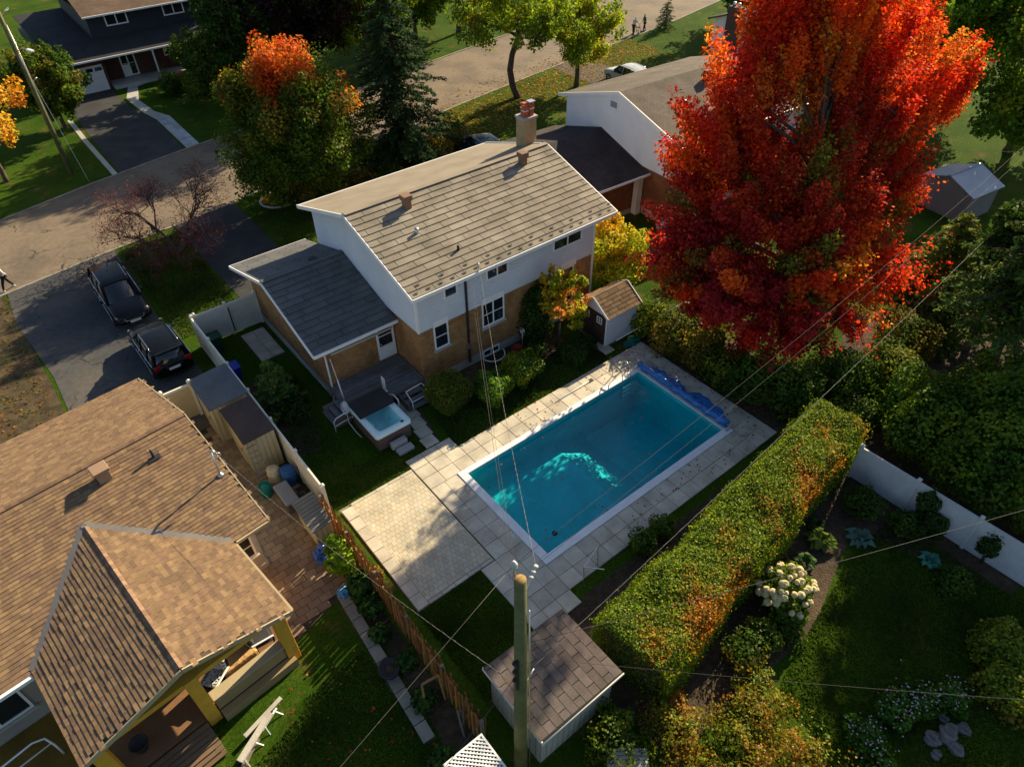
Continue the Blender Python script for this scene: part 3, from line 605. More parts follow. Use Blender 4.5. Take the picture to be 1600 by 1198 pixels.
MB().obox((-1.88,.4,1.05),(0,1,0),(0,0,1),(1,0,0),.14,.42,.025).build('board', WHITE, pn, bevel=.02); MB().tube([(-1.86,.1,.65),(-1.86,-.35,.95),(-1.86,-.75,.95),(-1.86,-.8,.62)],.03,8).build('rail', TRIM, pn); MB().box(-2.0,-1.76,.3,.5,.632,.66).build('foot', TRIM, pn)
aw = thing('retracted_awning', 'retracted white awning bar with folded arm under the garage eave', 'awning', (-2,2.0,2.6))
MB().tube([(-3.45,2.1,2.72),(-.25,2.1,2.72)],.075,10).build('roller', TRIM, aw); MB().bar((-3.4,1.9,2.62),(-.3,1.9,2.62),.05,.1).build('front_bar', CONC, aw)
for x in (-3.3,-1.9,-.4): MB().box(x-.04,x+.04,1.95,2.3,2.66,2.8).build('bracket', TRIM, aw)
hz = thing('garden_hose_stand', 'white pole with a coiled white hose hanging beside the hot tub', 'hose stand', (-3.72,.75,.63))
MB().tube([(-3.6,1.0,.63),(-3.62,1.15,1.35),(-3.6,1.3,1.7)],.03,8).tube([(-3.6,1.3,1.7),(-3.55,1.75,2.55)],.018,6).build('pole', TRIM, hz)
c = MB()
for k in range(7): c.ring((-3.95+.03*k,.45,.72+.012*k),.25+.015*(k%3),.017,'x',22,5)
c.tube([(-3.93,.2,.6),(-4.0,.0,.3),(-3.95,-.5,.05),(-3.92,-.9,.04)],.017,5); c.build('hose', TRIM, hz)
# ================================================================== left neighbour (shingled bungalow), local frame turned 6.5 degrees
LT = 6.5; LO = Vector((-10.0,.3,0)); LM = Matrix.Translation(LO) @ Matrix.Rotation(R(LT),4,'Z')
L = thing('shingled_bungalow', 'bungalow with brown and tan shingle roof and a gabled yellow porch', 'house', LO, LT)
def lw(*p): return LM @ Vector(p)
def LB(): return MB()
def lb(mb, name, m, par=None, **k): return mb.build(name, m, par or L, world=False, **k)
EZl, RZl, sl2 = 2.75, 4.25, .29
YEL = mat('yellow_stucco', (.62,.33,.035), .85, .12, scale=2); GST = mat('grey_stucco', (.33,.31,.27), .85, .1)
UND = mat('felt_underlay', (.07,.05,.04), .95, .2)
lb(MB().box(-15.5,-.3,-4.75,4.75,0,.3), 'foundation', CONC)
pf = [(-4.7,.3),(-4.7,EZl),(0,RZl-.2),(4.7,EZl),(4.7,.3)]
lb(MB().add([(-15.5,y,z) for y,z in pf]+[(-.35,y,z) for y,z in pf], [tuple(range(5)), tuple(range(9,4,-1))]+[(i,i+5,(i+1)%5+5,(i+1)%5) for i in range(5)]), 'wall', GST)
rs = lb(MB().thick([(-16,-5.15,EZl),(.1,-5.15,EZl),(.1,0,RZl),(-16,0,RZl)],.12), 'rear_slope', UND)
fs_ = lb(MB().thick([(-16,0,RZl),(.1,0,RZl),(.1,5.2,EZl),(-16,5.2,EZl)],.12), 'front_slope', UND)
wx0, wx1, wxm, wy, wz = -7.4, -1.2, -4.4, -8.7, 3.7
yv = -(RZl-wz)/sl2                            # where the wing ridge meets the rear slope
wr = lb(MB().thick([(wx1,wy,EZl+.02),(wxm,wy,wz),(wxm,yv,wz),(wx1,-5.15,EZl+.02)][::-1],.12), 'wing_slope', UND)
wl = lb(MB().thick([(wx0,wy,EZl+.02),(wxm,wy,wz),(wxm,yv,wz),(wx0,-5.15,EZl+.02)],.12), 'wing_slope', UND)
PAL = [(.21,.138,.08),(.235,.155,.088),(.195,.128,.077),(.175,.115,.073),(.2,.128,.082),(.25,.167,.093),(.16,.105,.07)]
SHM = mat('shingle_tab', (.3,.2,.1), .92, .16, scale=4, fine=40, attr=True, bump=.4, bscale=80, spec=.1)
def tabmesh(w, h, th, c): 
    a = w/2-.004
    return MB().add([(-a,-.012,0),(a,-.012,0),(a,h,0),(-a,h,0),(-a,-.012,th),(a,-.012,th),(a,h,.006),(-a,h,.006)], [(4,5,6,7),(0,1,5,4),(1,2,6,5),(3,0,4,7)], c)
TW, TH = .27, .145
tabs = []                                    # (distance, slope object, matrix, colour)
rt = random.Random(8)
def shingle(par, E0, u, v, Ln, Sl, inside):
    E0, u, v = Vector(E0), Vector(u).normalized(), Vector(v).normalized(); n = u.cross(v); n = n if n.z > 0 else -n
    for j in range(int(Sl/TH)):
        x = -TW*rt.random()
        while x < Ln:
            w = TW*rt.choice((.75,1,1,1.2)); c = E0+u*(x+w/2)+v*(TH*j)
            if inside(c+v*TH*.5):
                tabs.append([((LM @ c)-CAMLOC).length, par, frame(c+n*.003, u, v, n), rt.choice(PAL), w, rt.choice((.022,.022,.03))])
            x += w
s2 = lambda a, b: Vector(b)-Vector(a)
shingle(wr,(wx1,wy,EZl+.02),(0,1,0),s2((wx1,0,EZl+.02),(wxm,0,wz)),7.2,3.34,lambda c: c.y < -5.15+(c.x-wx1)*(yv+5.15)/(wxm-wx1) and wxm+.05 < c.x and c.y < yv and c.y > wy)
shingle(wl,(wx0,-1.0,EZl+.02),(0,-1,0),s2((wx0,0,EZl+.02),(wxm,0,wz)),7.8,3.16,lambda c: c.y < -5.15+(c.x-wx0)*(yv+5.15)/(wxm-wx0) and c.x < wxm-.05 and c.y > wy)
def outwing(c):
    if wx0 < c.x < wx1: return c.y > (-5.15+(c.x-wx1)*(yv+5.15)/(wxm-wx1) if c.x > wxm else -5.15+(c.x-wx0)*(yv+5.15)/(wxm-wx0))+.02
    return True
shingle(rs,(-13.5,-5.15,EZl),(1,0,0),s2((0,-5.15,EZl),(0,0,RZl)),13.6,5.3,lambda c: c.x < .1 and outwing(c))
shingle(fs_,(.1,5.2,EZl),(-1,0,0),s2((0,5.2,EZl),(0,0,RZl)),13.6,5.4,lambda c: c.x < .1)
tabs.sort(key=lambda t: t[0]); tcache = {}; pile = {}
for i, (d, par, M, c, w, th) in enumerate(tabs):
    if i < 300:
        k = (round(w,3), th, c)
        if k not in tcache: tcache[k] = tabmesh(w, TH, th, c).mesh('shingle')
        o = bpy.data.objects.new('shingle', tcache[k]); COL.objects.link(o)
        if not tcache[k].materials: tcache[k].materials.append(SHM)
        o.matrix_basis = M; o.parent = par
    else:
        pile.setdefault(par.name, (par, MB())); t = tabmesh(w, TH, th, c).xf(M); pile[par.name][1].add(t.v, t.f, c)
for par, mb in pile.values(): mb.build('shingle', SHM, par, world=False, kind='stuff')
CAPM = mat('ridge_shingle', (.22,.135,.085), .92, .2, rnd=.25)
cm = MB().add([(-.1,-.13,-.035),(0,-.13,.02),(.1,-.13,-.035),(-.1,.13,-.045),(0,.13,.01),(.1,.13,-.045)],[(0,1,4,3),(1,2,5,4)]).mesh('ridge_tile')
def caps(p, q, m=CAPM):
    p, q = Vector(p), Vector(q); d = (q-p); Ln = d.length; d.normalize(); sx = d.cross(Vector((0,0,1))).normalized()
    for k in range(int(Ln/.2)):
        o = bpy.data.objects.new('ridge_tile', cm); COL.objects.link(o)
        if not cm.materials: cm.materials.append(m)
        o.matrix_basis = frame(p+d*(.2*k+.1)+Vector((0,0,.04)), sx, d, sx.cross(d)); o.parent = L
caps((.05,0,RZl),(-13,0,RZl)); caps((wxm,wy+.05,wz),(wxm,yv,wz))
FL = mat('valley_flashing', (.2,.19,.18), .5, .1, metal=.5)
lb(MB().bar((wx1-.02,-5.1,EZl+.05),(wxm,yv,wz+.03),.26,.02), 'valley_flashing', FL); lb(MB().bar((wx0+.02,-5.1,EZl+.05),(wxm,yv,wz+.03),.26,.02), 'valley_flashing', FL)
for a, b in (((.13,-5.2,EZl-.08),(.13,0,RZl-.07)),((.13,0,RZl-.07),(.13,5.2,EZl-.08)),((wx1+.02,wy-.03,EZl-.06),(wxm,wy-.03,wz-.08)),((wxm,wy-.03,wz-.08),(wx0-.02,wy-.03,EZl-.06))): lb(MB().bar(a,b,.04,.18), 'fascia', mat('tan_trim', (.4,.33,.2), .6, .08))
lb(MB().box(-16,wx0-.05,-5.28,-5.17,EZl-.13,EZl),'gutter',TRIM); lb(MB().box(wx1+.1,.1,-5.25,-5.17,EZl-.13,EZl-.01),'gutter',mat('tan_trim',(0,0,0))); lb(MB().box(wx1+.015,wx1+.09,wy,-5.3,EZl-.11,EZl+.005),'gutter',mat('tan_trim',(0,0,0)))
bv = lb(MB().box(-3.35,-2.95,-.95,-.6,3.9,4.45),'roof_vent',mat('tan_metal',(.3,.2,.13),.6,.1)); lb(MB().box(-3.42,-2.88,-1.05,-.52,4.45,4.57),'vent_cap',mat('tan_metal',(0,0,0)),bv,bevel=.02)
lb(MB().tube([(-1.55,-1.0,3.8),(-1.55,-1.0,4.35)],.05,8).box(-1.75,-1.35,-1.15,-.85,3.98,4.0),'vent_pipe',DARK)
ms = lb(MB().tube([(-.2,-2.85,3.2),(-.2,-2.85,4.6)],.035,8).lathe([(.14,0),(.1,.05),(.04,.12)],10,(-.2,-2.85,3.42)),'service_mast',STEEL)
lb(MB().tube([(-.2,-2.85,4.6),(-.17,-2.98,4.75),(-.1,-3.05,4.62)],.05,8).ring((-.08,-3.1,4.55),.09,.02,'y',12,5),'mast_head',STEEL,ms)
window(L,lw(-1.1,-4.72,1.0),lw(1,0,0)-LO,lw(0,-1,0)-LO,.55,1.2,1,2); window(L,lw(-10.6,-4.72,1.0),lw(1,0,0)-LO,lw(0,-1,0)-LO,2.6,1.3,3,1)
# porch under the wing
lb(MB().box(wx0+.3,wx1-.3,-6.6,-4.75,0,EZl-.1),'porch_back_wall',YEL)
lb(MB().box(wx0+.2,wx1-.15,-8.45,-6.6,0,.42),'porch_floor',mat('porch_floor',(.19,.1,.05),.7,.15))
for x in (wx1-.38,wxm+.02,wx0+.38): lb(MB().box(x-.19,x+.19,-8.55,-8.17,0.0,EZl-.05),'post',YEL,bevel=.015)
lb(MB().box(wxm+.25,wx1-.6,-8.48,-8.2,.42,1.0),'half_wall',mat('tan_stucco',(.3,.21,.095),.85,.1)); lb(MB().box(wxm+.22,wx1-.57,-8.52,-8.16,1.0,1.06),'wall_cap',mat('tan_trim',(0,0,0)))
lb(MB().box(wxm+.25,wx1-.4,-8.75,-8.49,0,.36),'planter_ledge',mat('tan_stucco',(0,0,0)))
lb(MB().box(wx0+.1,wx1-.1,-8.5,-8.22,EZl-.25,EZl-.06),'beam',YEL)
bd = MB().box(-1.15,1.15,-.07,.07,0,.04).mesh('step_board'); SB = mat('step_board',(.13,.085,.05),.75,.2,rnd=.2)
for k in range(7):
    o = piece('step_board', bd, SB, L, LM @ Matrix.Translation((-5.75,-8.62-.155*k,.36-.05*k if k < 6 else .06)))
lb(MB().box(-6.9,-4.6,-9.55,-8.5,0,.05),'step_base',WOODG); lb(MB().box(-13,wx0-.4,-9.5,-4.75,0,.3),'side_deck',mat('ochre_deck',(.2,.12,.02),.8,.2))
rb = MB(); 
rb.tube([LM @ Vector(p) for p in ((-10.5,-6.2,1.2),(-8.4,-6.0,1.2),(-8.1,-6.1,1.18),(-8.0,-6.3,.9),(-8.0,-6.3,.3))],.03,8); rb.tube([LM @ Vector(p) for p in ((-10.5,-6.25,.8),(-8.1,-6.1,.8))],.025,6); rb.build('side_rail', TRIM, L)
# porch furniture (things of their own)
def armchair(x, y, rz, label, fab):
    t = thing('patio_chair', label, 'chair', lw(x,y,.42), LT+rz, 'porch armchairs')
    fm = mat('dark_wicker',(.03,.028,.026),.7,.2)
    b_ = lambda mb,n,m,bev=.03: mb.build(n,m,t,world=False,bevel=bev)
    for sx in (-.3,.3):
        for sy in (-.28,.28): b_(MB().box(sx-.025,sx+.025,sy-.025,sy+.025,0,.36),'leg',fm,0)
    b_(MB().box(-.35,.35,-.33,.33,.34,.4),'seat_frame',fm); b_(MB().box(-.29,.29,-.27,.3,.4,.52),'seat_cushion',fab,.05)
    b_(MB().obox((0,.36,.68),(1,0,0),(0,.17,.985),(0,.985,-.17),.3,.3,.07),'back_cushion',fab,.05); b_(MB().obox((0,.45,.64),(1,0,0),(0,.17,.985),(0,.985,-.17),.36,.32,.02),'back_frame',fm)
    for sx in (-.35,.35): b_(MB().box(sx-.035,sx+.035,-.33,.4,.58,.63),'armrest',TRIM); b_(MB().box(sx-.025,sx+.025,-.33,-.27,.38,.58),'arm_post',fm,0)
    return t
def patternmat():
    m, nt = newmat('printed_cushion'); g_ = nd(nt,'ShaderNodeNewGeometry'); n = nd(nt,'ShaderNodeTexVoronoi',feature='F1'); n.inputs['Scale'].default_value = 16; nt.links.new(g_.outputs['Position'],n.inputs['Vector'])
    r = nd(nt,'ShaderNodeMapRange'); r.inputs[1].default_value=.35; r.inputs[2].default_value=.5; nt.links.new(n.outputs[0],r.inputs[0]); princ(nt, mixc(nt,r.outputs[0],(.03,.03,.03),(.6,.58,.55)),.85); return m
armchair(-3.85,-7.72,-60,'porch armchair with black and white printed cushions beside the middle post',patternmat()); armchair(-2.05,-7.5,80,'dark porch armchair at the corner post with pale armrests',mat('charcoal_fabric',(.04,.04,.045),.9,.2))
tb = thing('covered_table','low table under a tan fabric cover on the yellow porch','table',lw(-2.95,-7.6,.42),LT)
MB().box(-.62,.55,-.38,.38,.06,.6).build('fabric_cover',mat('tan_fabric',(.5,.3,.12),.9,.15,scale=3,bump=.6,bscale=6,bdist=.08),tb,world=False,bevel=.09)
for sx in (-.5,.45):
    for sy in (-.3,.3): MB().box(sx-.03,sx+.03,sy-.03,sy+.03,0,.1).build('leg',WOODG,tb,world=False)
pt = thing('dark_planter','round dark planter pot standing on the porch floor by the steps','planter',lw(-6.3,-7.9,.42),LT)
MB().lathe([(.16,0),(.24,.3),(.27,.36),(.24,.36),(.22,.3),(.0,.28)],14).build('pot',DARK,pt,world=False)
PALEB = mat('weathered_white_board',(.45,.42,.36),.8,.15)
# timber offcuts by the bungalow
for k,(a,b,w,h,mm,lab) in enumerate((((-12.9,-9.75,.25),(-11.55,-9.35,.25),.14,.05,PALEB,'white board lying on trestles along the porch wall'),((-13.3,-10.35,.3),(-12.0,-9.6,.3),.2,.06,PALEB,'wide white plank on the trestle beside the lawn'),((-14.6,-11.25,.06),(-12.6,-10.0,.1),.1,.05,WOODG,'long grey plank leaning off the timber pile'),((-14.3,-11.3,.04),(-12.9,-10.15,.05),.1,.05,mat('raw_timber',(.35,.2,.07),.8,.15),'orange raw plank on the ground by the timber pile'),((-14.8,-11.5,.04),(-13.7,-10.7,.04),.09,.05,DARK,'black pipe lying on ground past the timber pile'))):
    o = MB().bar(a,b,w,h).build('plank',mm,bevel=.005); tag(o,lab,'plank','timber by the bungalow')
for k,(x,y) in enumerate(((-12.1,-9.72),(-12.95,-10.2))):
    t = thing('trestle',('low white trestle under the planks nearer the porch post' if k == 0 else 'low white trestle under the planks nearer the steps'),'trestle',(x,y,0),30,'trestles under the planks')
    for s1 in (-1,1):
        for s3 in (-1,1): MB().bar((s1*.32,s3*.2,0),(s1*.25,s3*.03,.22),.03,.03).build('leg',TRIM,t,world=False)
    MB().bar((-.35,0,.22),(.35,0,.22),.05,.05).build('beam',TRIM,t,world=False)
# ================================================================== fences and sheds on the boundary
FV = mat('vinyl_fence',(.62,.61,.54),.5,.1,scale=1.5,bump=.1,bscale=6,bdist=.01); FT = mat('vinyl_rail',(.70,.68,.60),.5,.06)
def vinyl(p, q, label, n, h=1.85, name='vinyl_fence', m=None, tm=None):
    p, q = Vector((*p,0)), Vector((*q,0)); d = q-p; Ln = d.length; d.normalize(); s_ = Vector((-d.y,d.x,0)); t = thing(name,label,'fence',p)
    m = m or FV; tm = tm or FT
    for k in range(n+1):
        c = p+d*Ln*k/n; po = MB().obox(c+Vector((0,0,h/2+.04)),d,s_,(0,0,1),.06,.06,h/2+.04).build('post',tm,t); MB().add([tuple(c+d*a*.08+s_*b*.08+Vector((0,0,h+.08))) for a,b in ((-1,-1),(1,-1),(1,1),(-1,1))]+[tuple(c+Vector((0,0,h+.17)))],[(0,1,4),(1,2,4),(2,3,4),(3,0,4),(3,2,1,0)]).build('post_cap',tm,po)
    for k in range(n):
        a, b = p+d*(Ln*k/n+.062), p+d*(Ln*(k+1)/n-.062); c = (a+b)/2; hl = (b-a).length/2
        MB().obox(c+Vector((0,0,h*.5)),d,s_,(0,0,1),hl,.02,h*.5-.14).build('panel',m,t)
        for z in (.12,h-.09): MB().obox(c+Vector((0,0,z)),d,s_,(0,0,1),hl,.035,.06).build('rail',tm,t)
    return t
vinyl((-7.0,9.75),(-6.98,-3.9),'white vinyl privacy fence along the side of the green yard',6)
bk = vinyl((-6.85,9.8),(-3.75,9.8),'short white vinyl fence with a gate joining the garage corner',2)
MB().box(-5.25,-5.2,9.68,9.74,.2,1.6).build('gate_latch',DARK,bk)
vinyl((10.45,-15.4),(10.65,-24.5),'plain grey-white board fence between two shaded gardens',4,1.75,'board_fence',mat('grey_fence',(.5,.51,.53),.6,.14,scale=1.2,bump=.15,bscale=5,bdist=.02),mat('grey_rail',(.5,.51,.53),.6,.1))
# picket fence
FW = mat('stained_picket',(.30,.13,.035),.8,.22,scale=2.5,rnd=.25,col2=(.22,.11,.045))
F = thing('picket_fence','rust brown slatted timber fence between the patio and the vegetable bed','fence',(-7.4,-9,0))
pk = MB().add([(-.02,-.045,.05),(.02,-.045,.05),(.02,.045,.05),(-.02,.045,.05),(-.02,-.045,1.68),(.02,-.045,1.68),(.02,.045,1.68),(-.02,.045,1.68),(0,0,1.76)],[(0,1,5,4),(1,2,6,5),(2,3,7,6),(3,0,4,7),(4,5,8),(5,6,8),(6,7,8),(7,4,8)]).mesh('picket')
y = -4.05; i = 0
while y > -14.4:
    x = -7.2-.022*(-4.05-y); piece('picket',pk,FW,F,Matrix.Translation((x+(.065 if i%2 else -.065),y,0)) @ Matrix.Rotation(random.uniform(-.05,.05),4,'X') @ Matrix.Rotation(random.uniform(-.03,.03),4,'Y')); y -= .115; i += 1
for k in range(6):
    yy = -4.1-k*2.05; x = -7.2-.022*(-4.05-yy); MB().box(x-.05,x+.05,yy-.05,yy+.05,0,1.7).build('post',WOODG,F)
for z in (.4,1.35): MB().bar((-7.2,-4.05,z),(-7.43,-14.4,z),.05,.09).build('rail',FW,F)
# sheds by the vinyl fence
CREAM = mat('cream_panel',(.5,.42,.26),.7,.1); CRG = sidingmat('cream_siding',(.50,.43,.27),.2,True,.08)
def leanto(name, label, x0,x1,y0,y1,zl,zr,rm,wm,door=True, ribs=0):
    t = thing(name,label,'shed',((x0+x1)/2,(y0+y1)/2,0)); v = [(x0,y0,0),(x1,y0,0),(x1,y1,0),(x0,y1,0),(x0,y0,zl-.05),(x1,y0,zr-.05),(x1,y1,zr-.05),(x0,y1,zl-.05)]
    MB().add(v,[(3,2,1,0),(4,5,6,7),(0,1,5,4),(1,2,6,5),(2,3,7,6),(3,0,4,7)]).build('wall',wm,t)
    rf_ = MB().thick([(x0-.1,y0-.1,zl),(x1+.05,y0-.1,zr),(x1+.05,y1+.1,zr),(x0-.1,y1+.1,zl)],.05).build('roof',rm,t)
    if ribs:
        for k in range(ribs): yy = y0-.05+(y1-y0+.1)*(k+.5)/ribs; MB().bar((x0-.09,yy,zl+.012),(x1+.04,yy,zr+.012),.035,.03).build('rib',rm,rf_)
    if door:
        dd = MB().box(x0-.035,x0-.004,(y0+y1)/2-.42,(y0+y1)/2+.42,.08,zl-.2).build('door',CREAM,t); MB().box(x0-.06,x0-.036,(y0+y1)/2-.3,(y0+y1)/2-.25,.85,1.0).build('handle',DARK,dd)
    return t
leanto('garden_shed','lean-to shed with slate grey roof against the white fence',-8.7,-7.15,2.6,4.85,2.05,2.15,mat('slate_roofing',(.10,.115,.13),.8,.15),CRG)
leanto('garden_shed','lean-to shed with dark brown roof and a ladder on its side',-8.35,-7.15,-.1,2.2,2.05,2.12,mat('brown_roofing',(.06,.045,.042),.85,.2),CRG)
st = leanto('storage_locker','low tan storage locker with a grey ribbed lid by the picket fence',-8.0,-7.25,-4.9,-3.35,1.1,1.2,mat('ribbed_lid',(.2,.2,.17),.7,.15),CRG,False,9)
gp = thing('side_gate','cream panel gate between the bungalow and the slate roofed shed','gate',(-9.3,5.0,0))
MB().box(-9.95,-8.8,4.95,5.0,.1,1.75).build('panel',CREAM,gp)
for x in (-10.0,-8.78): p_ = MB().box(x-.06,x+.06,4.92,5.04,0,1.9).build('post',FT,gp); MB().lathe([(.05,0),(.1,.06),(.09,.14),(.0,.2)],10,(x,4.98,1.9)).build('finial',FT,p_)
MB().box(-9.95,-8.8,4.94,5.02,1.75,1.86).build('rail',FT,gp)
ld = thing('step_ladder','white aluminium ladder leaning on the brown roofed shed','ladder',(-8.2,-.35,0))
for x in (-8.42,-8.0): MB().bar((x,-.62,.01),(x,-.2,2.0),.03,.07).build('side_rail',STEEL,ld)
for k in range(7): z = .25+.26*k; yk = -.62+.42*z/2; MB().bar((-8.4,yk,z),(-8.02,yk,z),.06,.03).build('rung',STEEL,ld)
def barrel(x,y,r,h,m,name,label,lid=True):
    t = thing(name,label,'barrel' if 'barrel' in name else 'bin',(x,y,0)); MB().lathe([(r*.86,0),(r,h*.25),(r*1.02,h*.5),(r,h*.75),(r*.9,h)],18).build('body',m,t,world=False)
    if lid: MB().lathe([(r*.95,h),(r*.97,h+.04),(r*.5,h+.07),(0,h+.075)],18).build('lid',m,t,world=False)
    else: MB().lathe([(r*.9,h-.03),(r*.98,h),(r*.98,h+.03),(r*.86,h+.03),(r*.8,h-.3),(0,h-.3)],18).build('rim',m,t,world=False)
    return t
barrel(-7.85,-.85,.27,.75,mat('cream_plastic',(.45,.4,.28),.6,.12),'rain_barrel','cream plastic barrel with lid at the foot of the ladder')
barrel(-7.42,-1.3,.3,.8,mat('blue_plastic',(.02,.09,.26),.5,.15),'rain_barrel','blue plastic barrel beside the cream barrel against the fence')
barrel(-8.45,-1.3,.24,.6,mat('teal_plastic',(.01,.16,.12),.5,.15),'waste_bin','open teal green tub beside the grey deck box',False)
db = thing('deck_box','grey plastic deck box with rounded lid on the tan paving','deck box',(-7.95,-2.25,0))
MB().box(-8.18,-7.7,-2.82,-1.68,0,.58).build('body',mat('charcoal_plastic',(.09,.09,.095),.6,.1),db,bevel=.03); MB().box(-8.23,-7.66,-2.87,-1.63,.58,.7).build('lid',mat('grey_lid',(.22,.23,.24),.55,.1),db,bevel=.05)
for x,y,h,m_,lab,nm in ((-6.6,6.4,.7,mat('blue_bin',(.01,.04,.4),.5,.1),'bright blue recycling box standing inside the white fence','recycling_box'),(-6.45,8.9,.95,mat('green_bin',(.01,.06,.035),.5,.1),'dark green wheeled bin in the corner of the white fence','wheeled_bin')):
    t = thing(nm,lab,'bin',(x,y,0)); MB().add([(-.2,-.25,0),(.2,-.25,0),(.2,.25,0),(-.2,.25,0),(-.28,-.32,h),(.28,-.32,h),(.28,.32,h),(-.28,.32,h)],[(3,2,1,0),(0,1,5,4),(1,2,6,5),(2,3,7,6),(3,0,4,7),(4,5,6,7)]).build('body',m_,t,world=False,bevel=.02); MB().box(-.31,.31,-.35,.35,h,h+.05).build('rim',m_,t,world=False,bevel=.02)
PS = struct('stepping_stones',MB().poly([(-5.2,6.6,.005),(-3.9,6.6,.005),(-3.9,9.4,.005),(-5.2,9.4,.005)]),SOIL)
PW = PD; PD = PS
slabs(-5.15,-3.95,2,6.7,9.3,4); PD = PW
# ================================================================== small white shed by the pool
def gable(t, x0,x1,y0,y1,ze,zr,ax,ov,rm,wm,th=.07,tr=None):
    # ridge along x (ax=0) or y (ax=1)
    pts = []
    if ax == 0:
        ym = (y0+y1)/2; pf = [(y0,0),(y0,ze),(ym,zr-th),(y1,ze),(y1,0)]; mk = lambda a,q: (a,q[0],q[1]); a0,a1 = x0,x1
    else:
        xm = (x0+x1)/2; pf = [(x0,0),(x0,ze),(xm,zr-th),(x1,ze),(x1,0)]; mk = lambda a,q: (q[0],a,q[1]); a0,a1 = y0,y1
    MB().add([mk(a0,q) for q in pf]+[mk(a1,q) for q in pf],[tuple(range(5)),tuple(range(9,4,-1))]+[(i,i+5,(i+1)%5+5,(i+1)%5) for i in range(5)]).build('wall',wm,t)
    lo, mid, hi = (pf[0][0],(pf[0][0]+pf[4][0])/2,pf[4][0]); s = (zr-ze)/(mid-lo); out = []
    for e, sg in ((lo-ov,1),(hi+ov,-1)):
        zz = zr-s*(abs(e-mid)); P = [mk(a0-ov,(e,zz)),mk(a1+ov,(e,zz)),mk(a1+ov,(mid,zr)),mk(a0-ov,(mid,zr))]
        mb = MB().thick(P,th)
        if (Vector(P[1])-Vector(P[0])).cross(Vector(P[2])-Vector(P[1])).z < 0: mb = MB().thick(P[::-1],th)
        out.append((mb.build('roof',rm,t),P))
        if tr: MB().bar(P[0],P[3],.04,.12).build('fascia',tr,t); MB().bar(P[1],P[2],.04,.12).build('fascia',tr,t)
    return out
WS = thing('white_shed','small white sided shed with brown double doors and a brown shingle roof','shed',(9.7,-2.15,0))
out = gable(WS,8.65,10.75,-3.1,-1.15,1.85,2.5,0,.12,UND,sidingmat('shed_siding',(.62,.63,.66),.12),.05,TRIM)
BSH = mat('brown_shingle',(.155,.10,.055),.9,.2,rnd=.25,scale=3,fine=30)
for rfo,P in out:
    E_, U_, V_ = Vector(P[0]), Vector(P[1])-Vector(P[0]), Vector(P[3])-Vector(P[0]); panel_roof(rfo,E_+Vector((0,0,.004)),U_,V_,U_.length,V_.length-.03,6,.62,BSH,.03,'shingle_strip',(0,.5))
DOORB = sidingmat('brown_door',(.065,.038,.028),.16,True)
for y in (-2.6,-1.72):
    dd = MB().box(8.605,8.645,y-.42,y+.42,.1,1.75).build('door',DOORB,WS); window(WS,(8.604,y+.17,1.2),(0,-1,0),(-1,0,0),.34,.38,2,2,fr=.035,sill=False,proud=.03)
MB().box(8.6,8.64,-3.1,-3.04,.05,1.85).build('corner_trim',TRIM,WS); MB().box(8.58,8.64,-2.2,-2.14,.8,1.0).build('door_handle',DARK,WS); MB().box(8.55,10.8,-3.15,-1.1,0,.05).build('base',WOODG,WS)
MB().tube([(9.5,-3.2,.0),(9.5,-3.16,1.35)],.02,6).build('leaning_tool',DARK,WS) if False else None
# ================================================================== shed by the utility pole
BS = thing('flat_roof_shed','ribbed cream shed with a purple-brown board roof under the utility pole','shed',(-5.05,-14.65,0))
MB().box(-6.45,-3.65,-15.8,-13.5,0,2.05).build('wall',sidingmat('shed_rib',(.42,.4,.34),.22,True,.15),BS)
rfb = MB().thick([(-6.6,-16,2.2),(-3.5,-16,2.12),(-3.5,-13.35,2.12),(-6.6,-13.35,2.2)],.1).build('roof',ROOFU,BS)
PUR = mat('shed_roof_board',(.095,.078,.072),.85,.2,scale=2,rnd=.2,col2=(.09,.065,.06))
panel_roof(rfb,(-6.6,-15.98,2.204),(0,1,0),(3.1,0,-.08),2.62,3.1,11,.62,PUR,.02,'roof_tile',(0,.5))
MB().box(-6.62,-6.58,-16.02,-13.33,2.04,2.2).build('fascia',FT,BS); MB().box(-6.62,-3.48,-16.04,-16.005,2.02,2.12).build('fascia',FT,BS)
# white lattice
LP = thing('lattice_screen','white diagonal lattice panel lying over a frame beside the utility pole','lattice',(-8.2,-15.6,0))
lm_ = WHITE
for sx,sy in ((-8.95,-14.75),(-7.72,-14.75),(-8.95,-16.6),(-7.72,-16.6)): MB().box(sx-.03,sx+.03,sy-.03,sy+.03,0,2.0).build('post',lm_,LP)
MB().bar((-8.95,-14.75,2),(-7.72,-14.75,2),.05,.05).bar((-8.95,-16.6,2),(-7.72,-16.6,2),.05,.05).bar((-8.95,-14.78,2),(-8.95,-16.57,2),.05,.05).bar((-7.72,-14.78,2),(-7.72,-16.57,2),.05,.05).build('frame',lm_,LP)
for s_ in (-1,1):
    for k in range(-14,28):
        c = k*.13; P = []                    # line x = -8.95 + c + s*(y offset)
        y0_, y1_ = 0, 1.85
        if s_ > 0: a,b = max(0,-c), min(1.85,1.23-c)
        else: a,b = max(0,c-1.23), min(1.85,c)
        if b-a > .08: MB().bar((-8.95+c+s_*a,-14.75-a,2.012+.008*s_),(-8.95+c+s_*b,-14.75-b,2.012+.008*s_),.04,.008).build('slat',lm_,LP)
